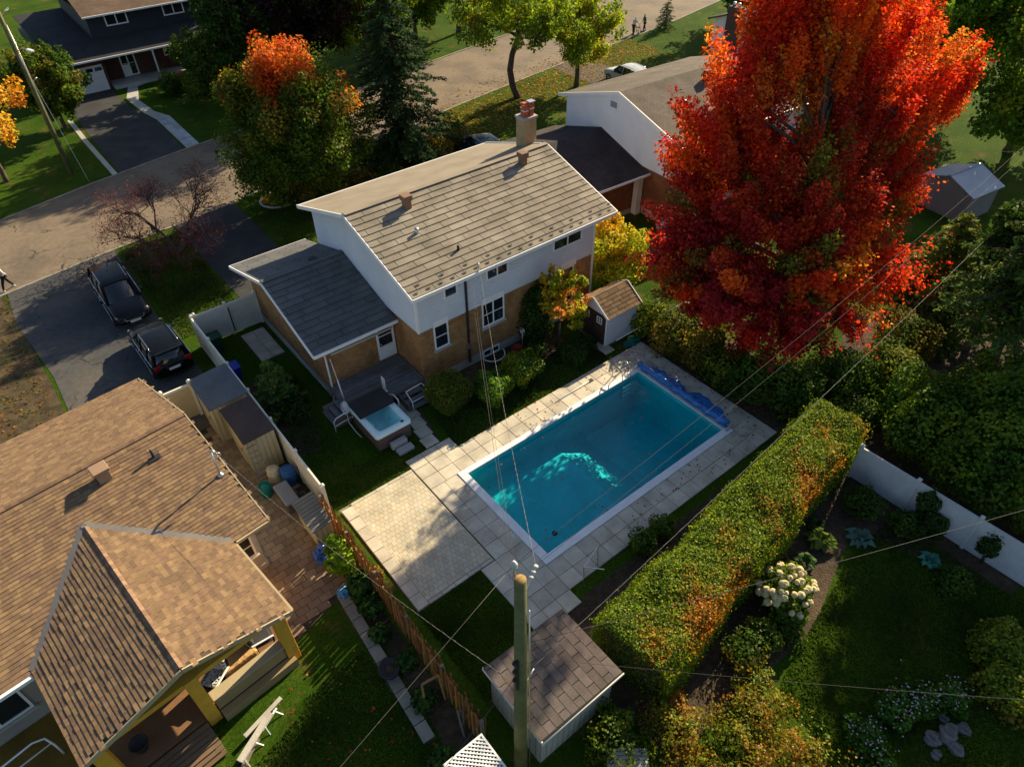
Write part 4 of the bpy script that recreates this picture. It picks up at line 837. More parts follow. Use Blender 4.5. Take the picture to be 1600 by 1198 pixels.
# ================================================================== right neighbour
Rr = -3; RO = Vector((20.0,3.3,0)); RM = Matrix.Translation(RO) @ Matrix.Rotation(R(Rr),4,'Z')
N = thing('white_gable_house','white gabled house with a brown-grey shingle roof behind the red maple','house',RO,Rr)
def nb(mb,name,m,par=None,**k): return mb.build(name,m,par or N,world=False,**k)
WST2 = mat('white_stucco',(.74,.76,.80),.7,.05); RBR = brickmat('red_brick',(.27,.09,.035),(.20,.065,.028),(.2,.13,.09))
NR = shinglemat('grey_brown_shingle',(.13,.11,.09),(.105,.085,.07),.3,.14)
NRD = shinglemat('dark_shingle',(.06,.052,.05),(.045,.04,.042),.3,.14)
nb(MB().box(-.03,12.03,-.03,9.83,0,.45),'foundation',CONC); nb(MB().box(0,12,0,9.8,.45,3.1),'brick_wall',RBR)
pf = [(-.04,3.05),(-.04,5.25),(4.9,6.65),(9.84,5.25),(9.84,3.05)]
nb(MB().add([(-.05,y,z) for y,z in pf]+[(12.05,y,z) for y,z in pf],[tuple(range(5)),tuple(range(9,4,-1))]+[(i,i+5,(i+1)%5+5,(i+1)%5) for i in range(5)]),'upper_wall',WST2)
nb(MB().thick([(-.12,-.55,5.22),(12.4,-.55,5.22),(12.4,4.9,6.82),(-.12,4.9,6.82)],.12),'rear_roof',NR); nb(MB().thick([(-.12,4.9,6.82),(12.4,4.9,6.82),(12.4,10.6,5.15),(-.12,10.6,5.15)],.12),'front_roof',NR)
for a,b in (((-.14,-.6,5.14),(-.14,4.9,6.74)),((-.14,4.9,6.74),(-.14,10.65,5.06))): nb(MB().bar(a,b,.06,.2),'rake_board',TRIM)
nb(MB().box(-.12,12.4,-.66,-.56,5.06,5.2),'gutter',TRIM)
window(N,RM @ Vector((1.6,-.05,4.2)),(1,-.05,0),(-.05,-1,0),1.1,.8,2,1,sill=False); window(N,RM @ Vector((1.4,-.01,1.2)),(1,-.05,0),(-.05,-1,0),1.0,1.2,1,2)
nb(MB().box(-.075,-.052,5.05,5.6,5.75,6.1),'gable_vent',mat('vent_grey',(.25,.26,.28),.6,.1))
nb(MB().box(-6.4,-.06,2.4,9.4,.0,.3),'annex_foundation',CONC); nb(MB().box(-6.3,-.06,2.5,9.3,.3,2.8),'annex_wall',RBR)
nb(MB().thick([(-6.9,1.65,2.85),(-.06,1.65,2.85),(-.06,6.3,4.22),(-6.9,6.3,4.22)],.12),'annex_rear_roof',NRD); nb(MB().thick([(-6.9,6.3,4.22),(-.06,6.3,4.22),(-.06,11.0,2.85),(-6.9,11.0,2.85)],.12),'annex_front_roof',NRD)
nb(MB().box(-6.9,-.06,1.54,1.64,2.72,2.84),'gutter',TRIM); nb(MB().box(-.55,-.15,2.0,2.4,0,2.75),'pillar',WST2)
nb(MB().box(6.2,6.7,3.5,4.0,6.2,7.1),'chimney',DARK,bevel=.02); nb(MB().box(2.9,3.2,2.4,2.7,5.95,6.35),'roof_vent',STEEL,bevel=.04)
nb(MB().box(-.7,.35,-.3,-.06,0,.25),'step',CONC)
# house further right and the one across the road
FH = thing('far_white_house','white gabled house with dark chimney further along behind the maple','house',(42,14,0),-4)
def fh(mb,name,m,par=None,**k): return mb.build(name,m,par or FH,world=False,**k)
fh(MB().box(0,12,-4.6,4.4,0,2.7),'lower_wall',RBR); pf = [(-4.64,2.6),(-4.64,5.3),(-.1,6.9),(4.44,5.3),(4.44,2.6)]
fh(MB().add([(-.04,y,z) for y,z in pf]+[(12,y,z) for y,z in pf],[tuple(range(5)),tuple(range(9,4,-1))]+[(i,i+5,(i+1)%5+5,(i+1)%5) for i in range(5)]),'wall',WST2)
fh(MB().thick([(-.4,-5.2,5.2),(12.4,-5.2,5.2),(12.4,-.1,7.0),(-.4,-.1,7.0)],.14),'roof',NR); fh(MB().thick([(-.4,-.1,7.0),(12.4,-.1,7.0),(12.4,5.0,5.2),(-.4,5.0,5.2)],.14),'roof',NR)
c_ = fh(MB().box(-.75,-.05,1.6,2.7,0,6.6),'chimney',mat('dark_brick',(.09,.055,.045),.9,.2)); fh(MB().tube([(-.4,1.9,6.6),(-.4,1.9,6.9)],.13,10).tube([(-.4,2.4,6.6),(-.4,2.4,6.9)],.13,10),'flue',STEEL,c_)
fh(MB().box(5.0,5.5,-2.2,-1.8,6.0,6.8),'roof_vent',DARK)
O = thing('dark_sided_house','two storey house with dark navy siding and white windows across the road','house',(4,53,0),1)
def ob(mb,name,m,par=None,**k): return mb.build(name,m,par or O,world=False,**k)
NAVY = sidingmat('navy_siding',(.022,.024,.034),.14); DBR = brickmat('dark_red_brick',(.10,.04,.03),(.075,.03,.025),(.09,.07,.06))
ob(MB().box(-3.4,8.5,.3,9.5,3.2,5.65),'upper_wall',NAVY); ob(MB().box(-7.2,8.5,-.0,9.4,0,3.0),'brick_wall',DBR); ob(MB().box(-7.2,-3.6,-1.45,0,0,2.75),'garage_wall',DBR)
NRB = shinglemat('brown_roof',(.16,.105,.075),(.12,.085,.06),.3,.14)
ob(MB().thick([(-7.6,-2.1,2.78),(9,-2.1,2.78),(9,.28,3.75),(-7.6,.28,3.75)],.12),'lower_roof',mat('near_black_shingle',(.03,.03,.034),.9,.2)); ob(MB().box(-7.6,9,-2.2,-2.11,2.64,2.78),'gutter',TRIM)
ob(MB().box(-7.6,-3.45,.3,9.4,2.9,3.6),'garage_loft',NAVY); ob(MB().thick([(-7.6,.28,3.752),(-3.42,.28,3.752),(-3.42,9.4,4.6),(-7.6,9.4,4.6)],.1),'garage_roof',mat('near_black_shingle',(0,0,0)))
ob(MB().thick([(-3.8,-.3,5.62),(8.9,-.3,5.62),(8.9,5,7.4),(-3.8,5,7.4)],.12),'roof',NRB); ob(MB().thick([(-3.8,5,7.4),(8.9,5,7.4),(8.9,10,5.62),(-3.8,10,5.62)],.12),'roof',NRB); ob(MB().box(-3.8,8.9,-.4,-.31,5.5,5.63),'gutter',TRIM)
OM = Matrix.Translation((4,53,0)) @ Matrix.Rotation(R(1),4,'Z')
for x,w in ((-1.95,1.9),(3.1,1.9)): window(O,OM @ Vector((x,.29,4.5)),(1,.02,0),(.02,-1,0),w,1.0,2,1,sill=False,fr=.1)
window(O,OM @ Vector((2.0,-.01,1.35)),(1,.02,0),(.02,-1,0),2.9,1.1,4,2,sill=False,fr=.08)
dr = window(O,OM @ Vector((-2.0,-.01,.3)),(1,.02,0),(.02,-1,0),1.35,2.15,2,2,sill=False,fr=.12,name='front_door'); ob(MB().box(-1.9,-1.35,-.06,-.03,.42,1.3),'door_panel',WHITE,dr)
gd = ob(MB().box(-6.95,-3.85,-1.5,-1.452,.02,2.15),'garage_door',sidingmat('garage_door_panel',(.68,.68,.7),.52)); 
for k in range(4): ob(MB().box(-6.8+k*.76,-6.2+k*.76,-1.515,-1.502,1.68,1.98),'pane',GLASS,gd)
for x in (.55,8.6): ob(MB().box(x-.06,x+.06,-2.05,-1.93,0,2.7),'porch_post',TRIM)
ob(MB().box(-3.5,8.7,-2.0,-.02,0,.25),'porch_slab',CONC); ob(MB().box(2.0,3.4,-2.4,-2.02,0,.35),'orange_step',mat('orange_brick',(.4,.13,.06),.85,.1))
# grey garden shed in the far yard
GS = thing('grey_garden_shed','grey metal garden shed with a pale blue-grey gable roof on the far lawn','shed',(36,-6.9,0),-8)
GSM = sidingmat('grey_shed_wall',(.20,.185,.19),.2,True); GRM = mat('blue_grey_metal',(.34,.38,.44),.45,.08,metal=.2)
def gs(mb,name,m,**k): return mb.build(name,m,GS,world=False,**k)
gs(MB().add([(x,y,z) for x in (-1.45,1.45) for y,z in ((-1.7,0),(-1.7,1.85),(0,2.5),(1.7,1.85),(1.7,0))],[(0,1,2,3,4),(9,8,7,6,5)]+[(i,i+5,(i+1)%5+5,(i+1)%5) for i in range(5)]),'wall',GSM)
gs(MB().thick([(-1.6,-1.9,1.8),(1.6,-1.9,1.8),(1.6,0,2.56),(-1.6,0,2.56)],.05),'roof',GRM); gs(MB().thick([(-1.6,0,2.56),(1.6,0,2.56),(1.6,1.9,1.8),(-1.6,1.9,1.8)],.05),'roof',GRM); gs(MB().bar((-1.6,0,2.58),(1.6,0,2.58),.16,.04),'ridge_cap',GRM)
# ================================================================== vegetation
FRESH = 1.0
def unit(v): return v/np.maximum(np.linalg.norm(v, axis=-1, keepdims=True), 1e-9)
def leafmesh(name, P, N, size, C, parent, m, aspect=.8, kind=None):
    n = len(P); N = unit(N); r_ = rng.normal(size=(n,3)); T = unit(np.cross(N, r_)); B = np.cross(N, T)
    s = np.asarray(size).reshape(-1,1)*np.ones((n,1)); base = np.zeros(3)
    if parent is not None:
        q = parent
        while q.parent is not None: q = q.parent
        base = np.array(q.location)
    C = np.asarray(C, float); gm_ = (C[:,1] > C[:,0]*.92) & (C[:,1] > C[:,2]*1.3); C = np.where(gm_[:,None], C*np.array([1.45,1.6,.75])*FRESH, C)   # autumn-fresh greens
    P = P-base; V = np.empty((n,4,3)); V[:,0] = P-T*s*.5; V[:,1] = P+B*s*.5*aspect-N*s*.08; V[:,2] = P+T*s*.5; V[:,3] = P-B*s*.5*aspect-N*s*.08
    me = bpy.data.meshes.new(name); me.vertices.add(4*n); me.vertices.foreach_set('co', V.astype(np.float32).ravel())
    me.loops.add(4*n); me.loops.foreach_set('vertex_index', np.arange(4*n, dtype=np.int32)); me.polygons.add(n)
    me.polygons.foreach_set('loop_start', np.arange(0,4*n,4, dtype=np.int32))
    me.update(calc_edges=True); at = me.color_attributes.new('Col','FLOAT_COLOR','POINT')
    cc = np.ones((n,4,4), np.float32); cc[:,:,:3] = np.clip(C,0,1)[:,None,:]; at.data.foreach_set('color', cc.ravel())
    o = bpy.data.objects.new(name, me); me.materials.append(m); COL.objects.link(o)
    if parent is not None: o.parent = parent
    if kind: o['kind'] = kind
    return o
def clumps(cen, axis, rl, rt, npc, colors, jit=.25, up=.5, shell=2.2, outn=.6):
    m = len(cen); n = m*npc; a = unit(np.repeat(axis, npc, 0)); d = unit(rng.normal(size=(n,3)))*(rng.random((n,1))**(1/shell))
    t1 = unit(np.cross(a, np.array([.31,.77,.55])+0*a)); t2 = np.cross(a, t1)
    RL = np.repeat(np.asarray(rl)*np.ones(m), npc)[:,None]; RT = np.repeat(np.asarray(rt)*np.ones(m), npc)[:,None]
    off = a*d[:,2:3]*RL+t1*d[:,0:1]*RT+t2*d[:,1:2]*RT; P = np.repeat(cen, npc, 0)+off
    N = unit(off)*outn+np.array([0,0,up])+rng.normal(size=(n,3))*.7
    C = np.repeat(colors, npc, 0)*(1+jit*rng.normal(size=(n,1)))*(1+.1*rng.normal(size=(n,3)))
    return P, N, np.abs(C)
def pick(pal, n):
    c = np.array([p[:3] for p in pal]); w = np.array([p[3] if len(p) > 3 else 1 for p in pal], float); return c[rng.choice(len(c), n, p=w/w.sum())]
def limb(mb, p, q, r0, r1, bow=.15, n=5, seg=6):
    p, q = np.array(p, float), np.array(q, float); d = q-p; L_ = np.linalg.norm(d); off = rng.normal(size=3)*L_*.05; pts = []; rr = []
    for k in range(n+1):
        t = k/n; pts.append(tuple(p+d*t+np.array([0,0,1])*L_*bow*t*(1-t)*1.2*(-1 if bow < 0 else 1)+off*math.sin(math.pi*t))); rr.append(r0+(r1-r0)*t**.8)
    mb.tube(pts, rr, seg); return pts
def tree(name, label, base, H, lobes, pal, leaf=.16, npl=9, npc=250, rl=.9, rt=.5, trunk=.25, fork=.3, colfn=None, group=None, mat_=None, cat='tree', twigs=True, shell=2.2, surf=.62, barkm=None, jit=.25, keep=None):
    t = thing(name, label, cat, base, 0, group); b = np.array(base, float); lobes = [np.array(l, float) for l in lobes]
    mb = MB(); fz = H*fork; top = b+np.array([0,0,fz]); cm_ = np.mean([l[:3] for l in lobes], 0)
    limb(mb, b-np.array([0,0,.1]), top, trunk*1.15, trunk*.8, 0, 4, 8)
    axp = top+(np.array([cm_[0],cm_[1],H*.85])-top)*.85; limb(mb, top, axp, trunk*.75, trunk*.12, 0, 6, 7)
    CEN = []; AX = []; RL = []; RT = []
    for l in lobes:
        c = l[:3]; r = l[3]; k = np.clip((c[2]-r*.3-fz)/max(axp[2]-fz,.1)-.25, 0, .8); st = top+(axp-top)*k
        if c[2] < fz+.3: st = b+np.array([0,0,max(.2,min(fz,c[2]*.6))])
        limb(mb, st, c, trunk*.42*(1-k*.5), trunk*.1, .12, 5, 6)
        n = npl; d = unit(rng.normal(size=(n,3))); rad_ = surf+(1-surf)*rng.random((n,1)); rad_[:2] = .15; cc = c+d*r*rad_*np.array([1,1,.85])
        ax = unit(cc-(b+np.array([0,0,fz*.8]))+rng.normal(size=(n,3))*.6)
        for q in cc:
            if twigs: limb(mb, c+(q-c)*.05, q, trunk*.12, trunk*.03, .1, 3, 4)
        CEN.append(cc); AX.append(ax); RL.append(np.full(n, rl*r/2*rng.uniform(.8,1.25))); RT.append(np.full(n, rt*r/2*rng.uniform(.85,1.2)))
    CEN, AX, RL, RT = np.concatenate(CEN), np.concatenate(AX), np.concatenate(RL), np.concatenate(RT)
    cols = colfn(CEN) if colfn else pick(pal, len(CEN))
    mb.build('trunk', barkm or BARK, t)
    P, N, C = clumps(CEN, AX, RL, RT, npc, cols, shell=shell, jit=jit)
    if keep is not None: kk = keep(P); P, N, C = P[kk], N[kk], C[kk]
    leafmesh('crown', P, N, leaf*rng.uniform(.5,1.55,len(P)), C, t, mat_ or LEAF)
    return t
def bush(name, label, lobes, pal, leaf=.09, n=2500, cat='shrub', group=None, colfn=None, stems=True, core=True, mat_=None, lump=.12):
    lobes = np.array(lobes, float); c0 = lobes[:,:3].mean(0); t = thing(name, label, cat, (c0[0],c0[1],0), 0, group)
    mb = MB(); Ps = []; Ns = []; Cs = []
    for l in lobes:
        c = l[:3]; r = np.array([l[3], l[3], l[4] if len(l) > 4 else l[3]])
        if stems:
            for k in range(4): limb(mb, (c0[0]+rng.normal()*.12, c0[1]+rng.normal()*.12, 0), c+rng.normal(size=3)*r*.4, .03, .012, .1, 3, 4)
        d = unit(rng.normal(size=(n,3))); ph = rng.random(6)*6.28
        lm = 1+lump*(np.sin(d[:,0]*5+ph[0])+np.sin(d[:,1]*6+ph[1])+np.sin(d[:,2]*5+ph[2]))
        u = 1-.32*rng.random(n)**1.6; P = c+d*r*(u*lm)[:,None]; keep = P[:,2] > .03
        patch = (np.sin(P[:,0]*2.7+ph[3])+np.sin(P[:,1]*3.1+ph[4])+np.sin(P[:,2]*3.4+ph[5])+rng.normal(size=n)*.8)
        idx = np.clip(((patch+2.2)/4.4*len(pal)).astype(int), 0, len(pal)-1); C = np.array([p[:3] for p in pal])[idx]
        if colfn: C = colfn(P, C)
        C = C*(1+.28*rng.normal(size=(n,1)))
        Ps.append(P[keep]); Ns.append((d*.9+np.array([0,0,.35])+rng.normal(size=(n,3))*.55)[keep]); Cs.append(np.abs(C)[keep])
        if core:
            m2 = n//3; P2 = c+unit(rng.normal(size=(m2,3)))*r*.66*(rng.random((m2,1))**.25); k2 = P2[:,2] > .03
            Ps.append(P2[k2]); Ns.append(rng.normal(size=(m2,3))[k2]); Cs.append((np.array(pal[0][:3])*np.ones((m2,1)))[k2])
    if stems: mb.build('stem', BARK, t)
    P = np.concatenate(Ps); leafmesh('foliage', P, np.concatenate(Ns), leaf*rng.uniform(.7,1.3,len(P)), np.concatenate(Cs), t, mat_ or LEAF)
    return t
def spruce(name, label, base, H, Rm, pal, z0=.6, rows=None, nb=11, leaf=.22, loose=.0, droop=.35, cat='tree', group=None, dens=26, asp=.28):
    t = thing(name, label, cat, base, 0, group); b = np.array(base, float); mb = MB(); mb.tube([tuple(b-[0,0,.1]), tuple(b+[0,0,H*.5]), tuple(b+[0,0,H*.98])], [H*.021, H*.013, .015], 7)
    rows = rows or int(H/.42); Ps=[]; Ns=[]; Cs=[]; Ss=[]
    for i in range(rows):
        z = z0+(H*.97-z0)*(i/rows); rad = Rm*(1-(z-z0)/(H-z0))**.85+.12
        for k in range(nb if rad > .6 else 6):
            a = 2*math.pi*(k/nb)+rng.random()*.9+i*1.7; L_ = rad*rng.uniform(.7,1.12)*(1+loose*(rng.random()-.3)); dz = -L_*droop*rng.uniform(.5,1.3)
            if loose and rng.random() < loose*.6: continue
            dirn = np.array([math.cos(a), math.sin(a), 0]); e = b+np.array([0,0,z])+dirn*L_+np.array([0,0,dz+.12*L_]); s = b+np.array([0,0,z+.1])
            if L_ > .5: mb.tube([tuple(s), tuple((s+e)/2+[0,0,-.05*L_]), tuple(e)], [.02+.012*L_/2, .015, .006], 4)
            m = max(6, int(dens*L_)); u = rng.random(m)**.75; q = s+(e-s)*u[:,None]; side = np.cross(dirn,[0,0,1])
            q = q+side*(rng.uniform(-1,1,(m,1))*(.12+.26*L_*(1-u[:,None])*.6))+np.array([0,0,1])*(-.06-.18*rng.random((m,1))*(.3+loose*2))
            Ps.append(q); Ns.append(np.array([0,0,1.])+rng.normal(size=(m,3))*.5+dirn*.3); c = pick(pal,1)[0]*(.75+.5*rng.random()); Cs.append(c*(1+.2*rng.normal(size=(m,1)))); Ss.append(leaf*rng.uniform(.7,1.3,m))
    mb.build('trunk', BARK, t); leafmesh('crown', np.concatenate(Ps), np.concatenate(Ns), np.concatenate(Ss), np.abs(np.concatenate(Cs)), t, NEEDLE, asp); return t
# ------------------------------------------------------------------ the red maple
ML = [(11.8,-5.7,4.2),(12.8,-4.5,6.6),(15.4,-3.3,11.6),(16.8,-4.3,13.4),(19.3,-5.3,13.4),(26.4,-4.6,11.7),(28.3,-6.3,9.5),(24.2,-7,8),(22.6,-8.1,6.1),(18.8,-10.3,4),(15.6,-10.8,2.9),(13.7,-7.9,4.2),(16,-9.2,4.6),(15,-6.3,6.6),(17.9,-7.6,6.8),(16.7,-4.7,9.2),(19,-6.4,9.4),(24,-6,8.9),(18.9,-4.6,11.2),(22.6,-5.3,10.8),(12.2,-4.4,5.6),(11.5,-7.1,4.4),(13.2,-6.2,5.6),(14.3,-9.5,3.4),(18.5,-8.6,5.4),(15.9,-7.7,5.6),(15.2,-4.4,8),(16.6,-6.9,7.6),(21.4,-6.8,7.7),(11.6,-5,4),(13,-8.1,3.2),(26,-6.2,10.3),(22.5,-4.6,12.2),(17,-5,15),(19.4,-5.9,15),(18.2,-4,14.6),(21.6,-5.6,14),(15.6,-4.2,12.6),(20,-4.6,12),(17.4,-5.4,12.3),(20.8,-6.6,10.6),(14.3,-4,9.2),(20.9,-10.2,3.8),(29.6,-6.6,9),(13.6,-9.6,2.6),(14.2,-3.6,10.4),(13.6,-3.2,8.4)]
MC = np.array([18.4,-6.4,6.5])
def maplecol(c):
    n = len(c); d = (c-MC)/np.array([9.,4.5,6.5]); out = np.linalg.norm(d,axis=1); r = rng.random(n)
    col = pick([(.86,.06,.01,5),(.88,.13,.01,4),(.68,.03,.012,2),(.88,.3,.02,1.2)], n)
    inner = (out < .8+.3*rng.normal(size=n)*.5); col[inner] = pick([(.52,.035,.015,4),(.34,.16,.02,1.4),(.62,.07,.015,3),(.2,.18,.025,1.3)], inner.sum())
    low = (c[:,0] < 14) & (c[:,2] < 8) & (r < .75); col[low] = pick([(.38,.018,.02,4),(.5,.03,.02,3),(.26,.14,.02,1)], low.sum())  # lower-left crimson darkened, mostly shade put into the leaf colour
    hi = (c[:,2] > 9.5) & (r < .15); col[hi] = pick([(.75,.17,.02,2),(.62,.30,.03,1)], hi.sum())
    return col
LSUN = 1/math.tan(R(SUN_EL)); SDX, SDY = math.cos(R(SUN_AZ)), math.sin(R(SUN_AZ))
def maplegaps(P):                              # leaves taken out along the sun's path to let light onto hedge and pool
    k = np.ones(len(P)); sx = P[:,0]-LSUN*(P[:,2]-2.2)*SDX; sy = P[:,1]-LSUN*(P[:,2]-2.2)*SDY
    hx, hy = np.array([-2.75,-15.6]), np.array([.9930,.1183]); a = (sx-hx[0])*hy[0]+(sy-hx[1])*hy[1]; b = -(sx-hx[0])*hy[1]+(sy-hx[1])*hy[0]
    k[(b < 1.7) & (a > -1.5)] = .12
    for cx, cy, r in ((-.9,-6.7,.8),(2.2,-7.0,.6),(4.9,-9.0,.7)):
        qx = P[:,0]-LSUN*(P[:,2]+1.2)*SDX; qy = P[:,1]-LSUN*(P[:,2]+1.2)*SDY; q2 = (qx-cx)**2+(qy-cy)**2; k[q2 < 2.6*r*r] *= .75; k[q2 < r*r] *= .6
    return rng.random(len(P)) < k
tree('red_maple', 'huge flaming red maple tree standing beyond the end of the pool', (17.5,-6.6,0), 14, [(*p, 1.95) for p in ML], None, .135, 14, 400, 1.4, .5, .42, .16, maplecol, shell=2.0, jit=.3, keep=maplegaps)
# ------------------------------------------------------------------ street trees
RMC = np.array([4.2,20.8,5.3])
def roundcol(c):
    n = len(c); h = (c[:,2]-RMC[2])/4.4; col = pick([(.075,.10,.014,4),(.05,.085,.014,4),(.11,.12,.015,2),(.16,.11,.015,1)], n)
    hd_ = np.hypot(c[:,0]-RMC[0]-.2,c[:,1]-RMC[1]); topm = ((h > .5+.12*rng.normal(size=n)) & (hd_ < 2.4)) | ((h > .2) & (rng.random(n) < .06)); col[topm] = pick([(.62,.09,.012,3),(.7,.2,.02,2.5),(.5,.25,.03,1)], topm.sum())
    left = (h > .25) & (c[:,0] < RMC[0]-.5) & (rng.random(n) < .45) & ~((h > .55) & (c[:,0] > RMC[0]-2)); col[left] = pick([(.42,.22,.02,2),(.3,.2,.02,2),(.5,.13,.015,1)], left.sum()); return col
ph = [(0,0,3.1),(.9,-.6,2.9),(-.9,.6,2.8),(.1,1.0,2.8),(-.3,-1.1,2.7),(2.5,.8,.4),(-2.6,.6,.2),(.6,-2.6,.0),(-.4,2.6,0.2),(1.8,-1.4,1.7),(-1.8,1.4,1.7),(1.5,1.7,1.7),(-1.7,-1.5,1.5),(2.4,-1.3,-1.9),(-2.3,-1.7,-1.9),(.3,2.6,-2),(0,-2.7,-2.0),(2.6,1.2,-1.7),(-2.7,1.1,-1.8),(0,0,1),(0,0,-1.5),(1.6,-2.0,-3.2),(-1.6,-2.0,-3.2),(2.6,0,-3.2),(-2.7,0,-3.3),(0,2.2,-3.3),(3.1,-.4,-.6),(-3.2,-.3,-.6),(-.2,-3.1,-.9),(1.2,-2.9,.8),(-1.4,-2.7,.9)]
tree('round_maple','round maple turning orange-red at the top beside the street','' or (4.2,20.8,0),9.6,[(RMC[0]+.3+x*.95,RMC[1]+y*.95,RMC[2]+z*.95,1.8) for x,y,z in ph],None,.15,12,270,1.15,.85,.25,.14,roundcol,jit=.22)
GRN = [(.15,.19,.018,3),(.2,.23,.02,3),(.10,.14,.018,2),(.3,.25,.02,1.2)]
def lobset(c, r, n, rl): 
    d = unit(rng.normal(size=(n,3))); return [(c[0]+a[0]*r[0],c[1]+a[1]*r[1],c[2]+a[2]*r[2],rl) for a in d*(.55+.4*rng.random((n,1)))]
tree('street_tree','tall green street tree with a bare straight trunk on the leafy verge',(26.9,26.2,0),11.5,lobset((26.5,26.2,8.6),(4.6,4.6,3.6),14,1.9),GRN,.22,9,150,1.1,.7,.27,.42)
tree('street_tree','bushy yellow-green street tree beside the white neighbour house roof',(32.6,25.0,0),9,lobset((32.2,24.8,5.6),(3.4,3.4,3.6),13,1.7),[(.22,.25,.02,3),(.3,.27,.02,2),(.14,.18,.02,2)],.2,9,150,1.1,.7,.22,.25)
tree('plum_tree','dark purple-leaved tree on the far side of the road',(14.6,40.4,0),14,lobset((14.6,40.2,8),(5.0,4.6,5.6),28,2.1),[(.022,.012,.012,4),(.03,.014,.012,2),(.035,.03,.012,1)],.25,9,140,1.1,.75,.3,.2)
tree('street_tree','green tree growing behind the spruce on the far roadside',(22,41.5,0),10,lobset((22.5,41.5,6.2),(4.6,4,3.4),14,2.0),[(.08,.13,.015,3),(.13,.17,.02,2),(.05,.09,.015,2)],.25,9,130,1.1,.75,.28,.25)
tree('street_tree','leafy green tree overhanging the far road edge behind the walkers',(34,45,0),10,lobset((34,45,6.4),(4.6,4,3.4),13,2.0),[(.08,.13,.015,3),(.13,.17,.02,2),(.05,.09,.015,2)],.25,9,110,1.1,.75,.28,.25)
tree('yellow_tree','golden yellow tree at the roadside opposite the parked cars',(-10.9,36.8,0),7.5,lobset((-10.5,37.0,4.8),(2.9,2.9,2.6),12,1.5),[(.72,.38,.02,4),(.6,.24,.02,2),(.7,.5,.05,2),(.45,.1,.02,.6)],.2,8,150,1.1,.7,.16,.25)
spruce('norway_spruce','tall dark spruce with drooping branches in front of the house',(12,20.9,0),15.5,3.9,[(.016,.034,.018,3),(.02,.042,.026,2),(.025,.04,.02,1)],.9,34,10,.3,.35,.38,dens=42,asp=.34)
spruce('blue_spruce','dense blue-grey spruce beside the navy house',(10.5,48.5,0),11,3.6,[(.028,.05,.045,3),(.022,.042,.035,2)],.4,26,11,.32,.0,.2,dens=24,asp=.4)
spruce('small_spruce','small young spruce alone on the grass verge near the walkers',(51.9,31.9,0),3.4,1.15,[(.04,.075,.03,3),(.03,.06,.02,2)],.2,12,9,.2,.0,.1,dens=22,asp=.4)
spruce('garden_spruce','little green spruce inside the white fence beside the garage path',(-5.85,3.0,0),3.1,1.15,[(.05,.095,.025,3),(.035,.075,.03,2),(.1,.12,.02,.6)],.25,13,10,.17,.0,.05,dens=34,asp=.45)
bush('dark_shrub','low dark evergreen bush at the foot of the little spruce',[(-5.5,2.1,.55,.8,.6),(-5.3,3.9,.5,.7,.55)],[(.02,.045,.015),(.03,.06,.02)],.11,1800)
# crab apple, almost bare
ct = thing('crab_apple','nearly bare crab apple with red berries on the front lawn','tree',(-4.9,19.3,0)); mb = MB(); BP = []
def grow(p, d, L_, r, lev):
    q = p+d*L_; limb(mb, p, q, r, r*.6, .06, 4, 5 if lev > 1 else 6)
    if lev >= 4: BP.extend([q, p+d*L_*.5]); return
    for k in range(4 if lev < 3 else 3):
        nd_ = unit((d+rng.normal(size=3)*(.62 if lev else .75)+np.array([0,0,.12 if lev < 2 else -.15]))[None])[0]; grow(p+d*L_*rng.uniform(.55,1.0), nd_, L_*rng.uniform(.6,.82), r*.55, lev+1)
for k in range(4):
    a = k*1.57+.4; grow(np.array([-4.9,19.3,0]), unit(np.array([[math.cos(a)*.75,math.sin(a)*.75,.75]]))[0], 2.35, .1, 0)
mb.build('branches', mat('grey_bark',(.075,.058,.05),.9,.25), ct); BP = np.array(BP)
k = rng.integers(0,len(BP),9000); P = BP[k]+rng.normal(size=(9000,3))*.2; leafmesh('berries',P,rng.normal(size=(9000,3)),.075*np.ones(9000),pick([(.26,.03,.035,4),(.14,.03,.03,2),(.16,.08,.03,1)],9000),ct,LEAF)
# ------------------------------------------------------------------ shrubs round the house
YL = [(.30,.30,.02),(.55,.44,.02),(.72,.52,.025),(.65,.40,.02)]
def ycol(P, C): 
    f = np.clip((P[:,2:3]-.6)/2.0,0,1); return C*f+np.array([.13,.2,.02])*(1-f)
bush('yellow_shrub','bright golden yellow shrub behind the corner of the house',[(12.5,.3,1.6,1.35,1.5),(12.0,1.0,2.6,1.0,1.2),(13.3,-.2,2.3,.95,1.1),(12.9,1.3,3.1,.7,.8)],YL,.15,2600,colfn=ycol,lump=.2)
tree('small_ornamental_tree','small tree with yellow-orange leaves by the rear patio door',(7.1,-1.35,0),4.1,[(7.2,-1.3,3.2,.9),(6.7,-1.7,2.6,.9),(7.8,-1.7,2.7,.9),(7.5,-.9,2.4,.8),(6.8,-1.2,3.8,.7),(7.4,-2.0,2.0,.7),(8.0,-1.2,3.3,.6)],[(.5,.32,.02,3),(.42,.36,.03,3),(.55,.2,.02,1.2),(.2,.22,.02,2)],.14,9,60,.9,.6,.06,.3)
bush('dark_shrub','tall dark green climber bush against the rear brick wall',[(6.3,-.5,1.5,.75,1.5),(6.7,-.45,2.5,.55,.8)],[(.025,.05,.012),(.04,.07,.015)],.12,2600)
G1 = [(.04,.06,.01),(.07,.09,.012),(.10,.11,.014),(.2,.18,.015)]
bush('globe_shrub','large clipped globe shrub at the end of the timber deck',[(.1,-1.75,1.0,1.0,1.05)],G1,.075,9000,group=None,lump=.055)
bush('globe_shrub','round green leafy bush by the white window well',[(1.86,-2.65,.85,.8,.9)],[(.05,.10,.015),(.08,.15,.02),(.12,.19,.03)],.11,3600,lump=.13)
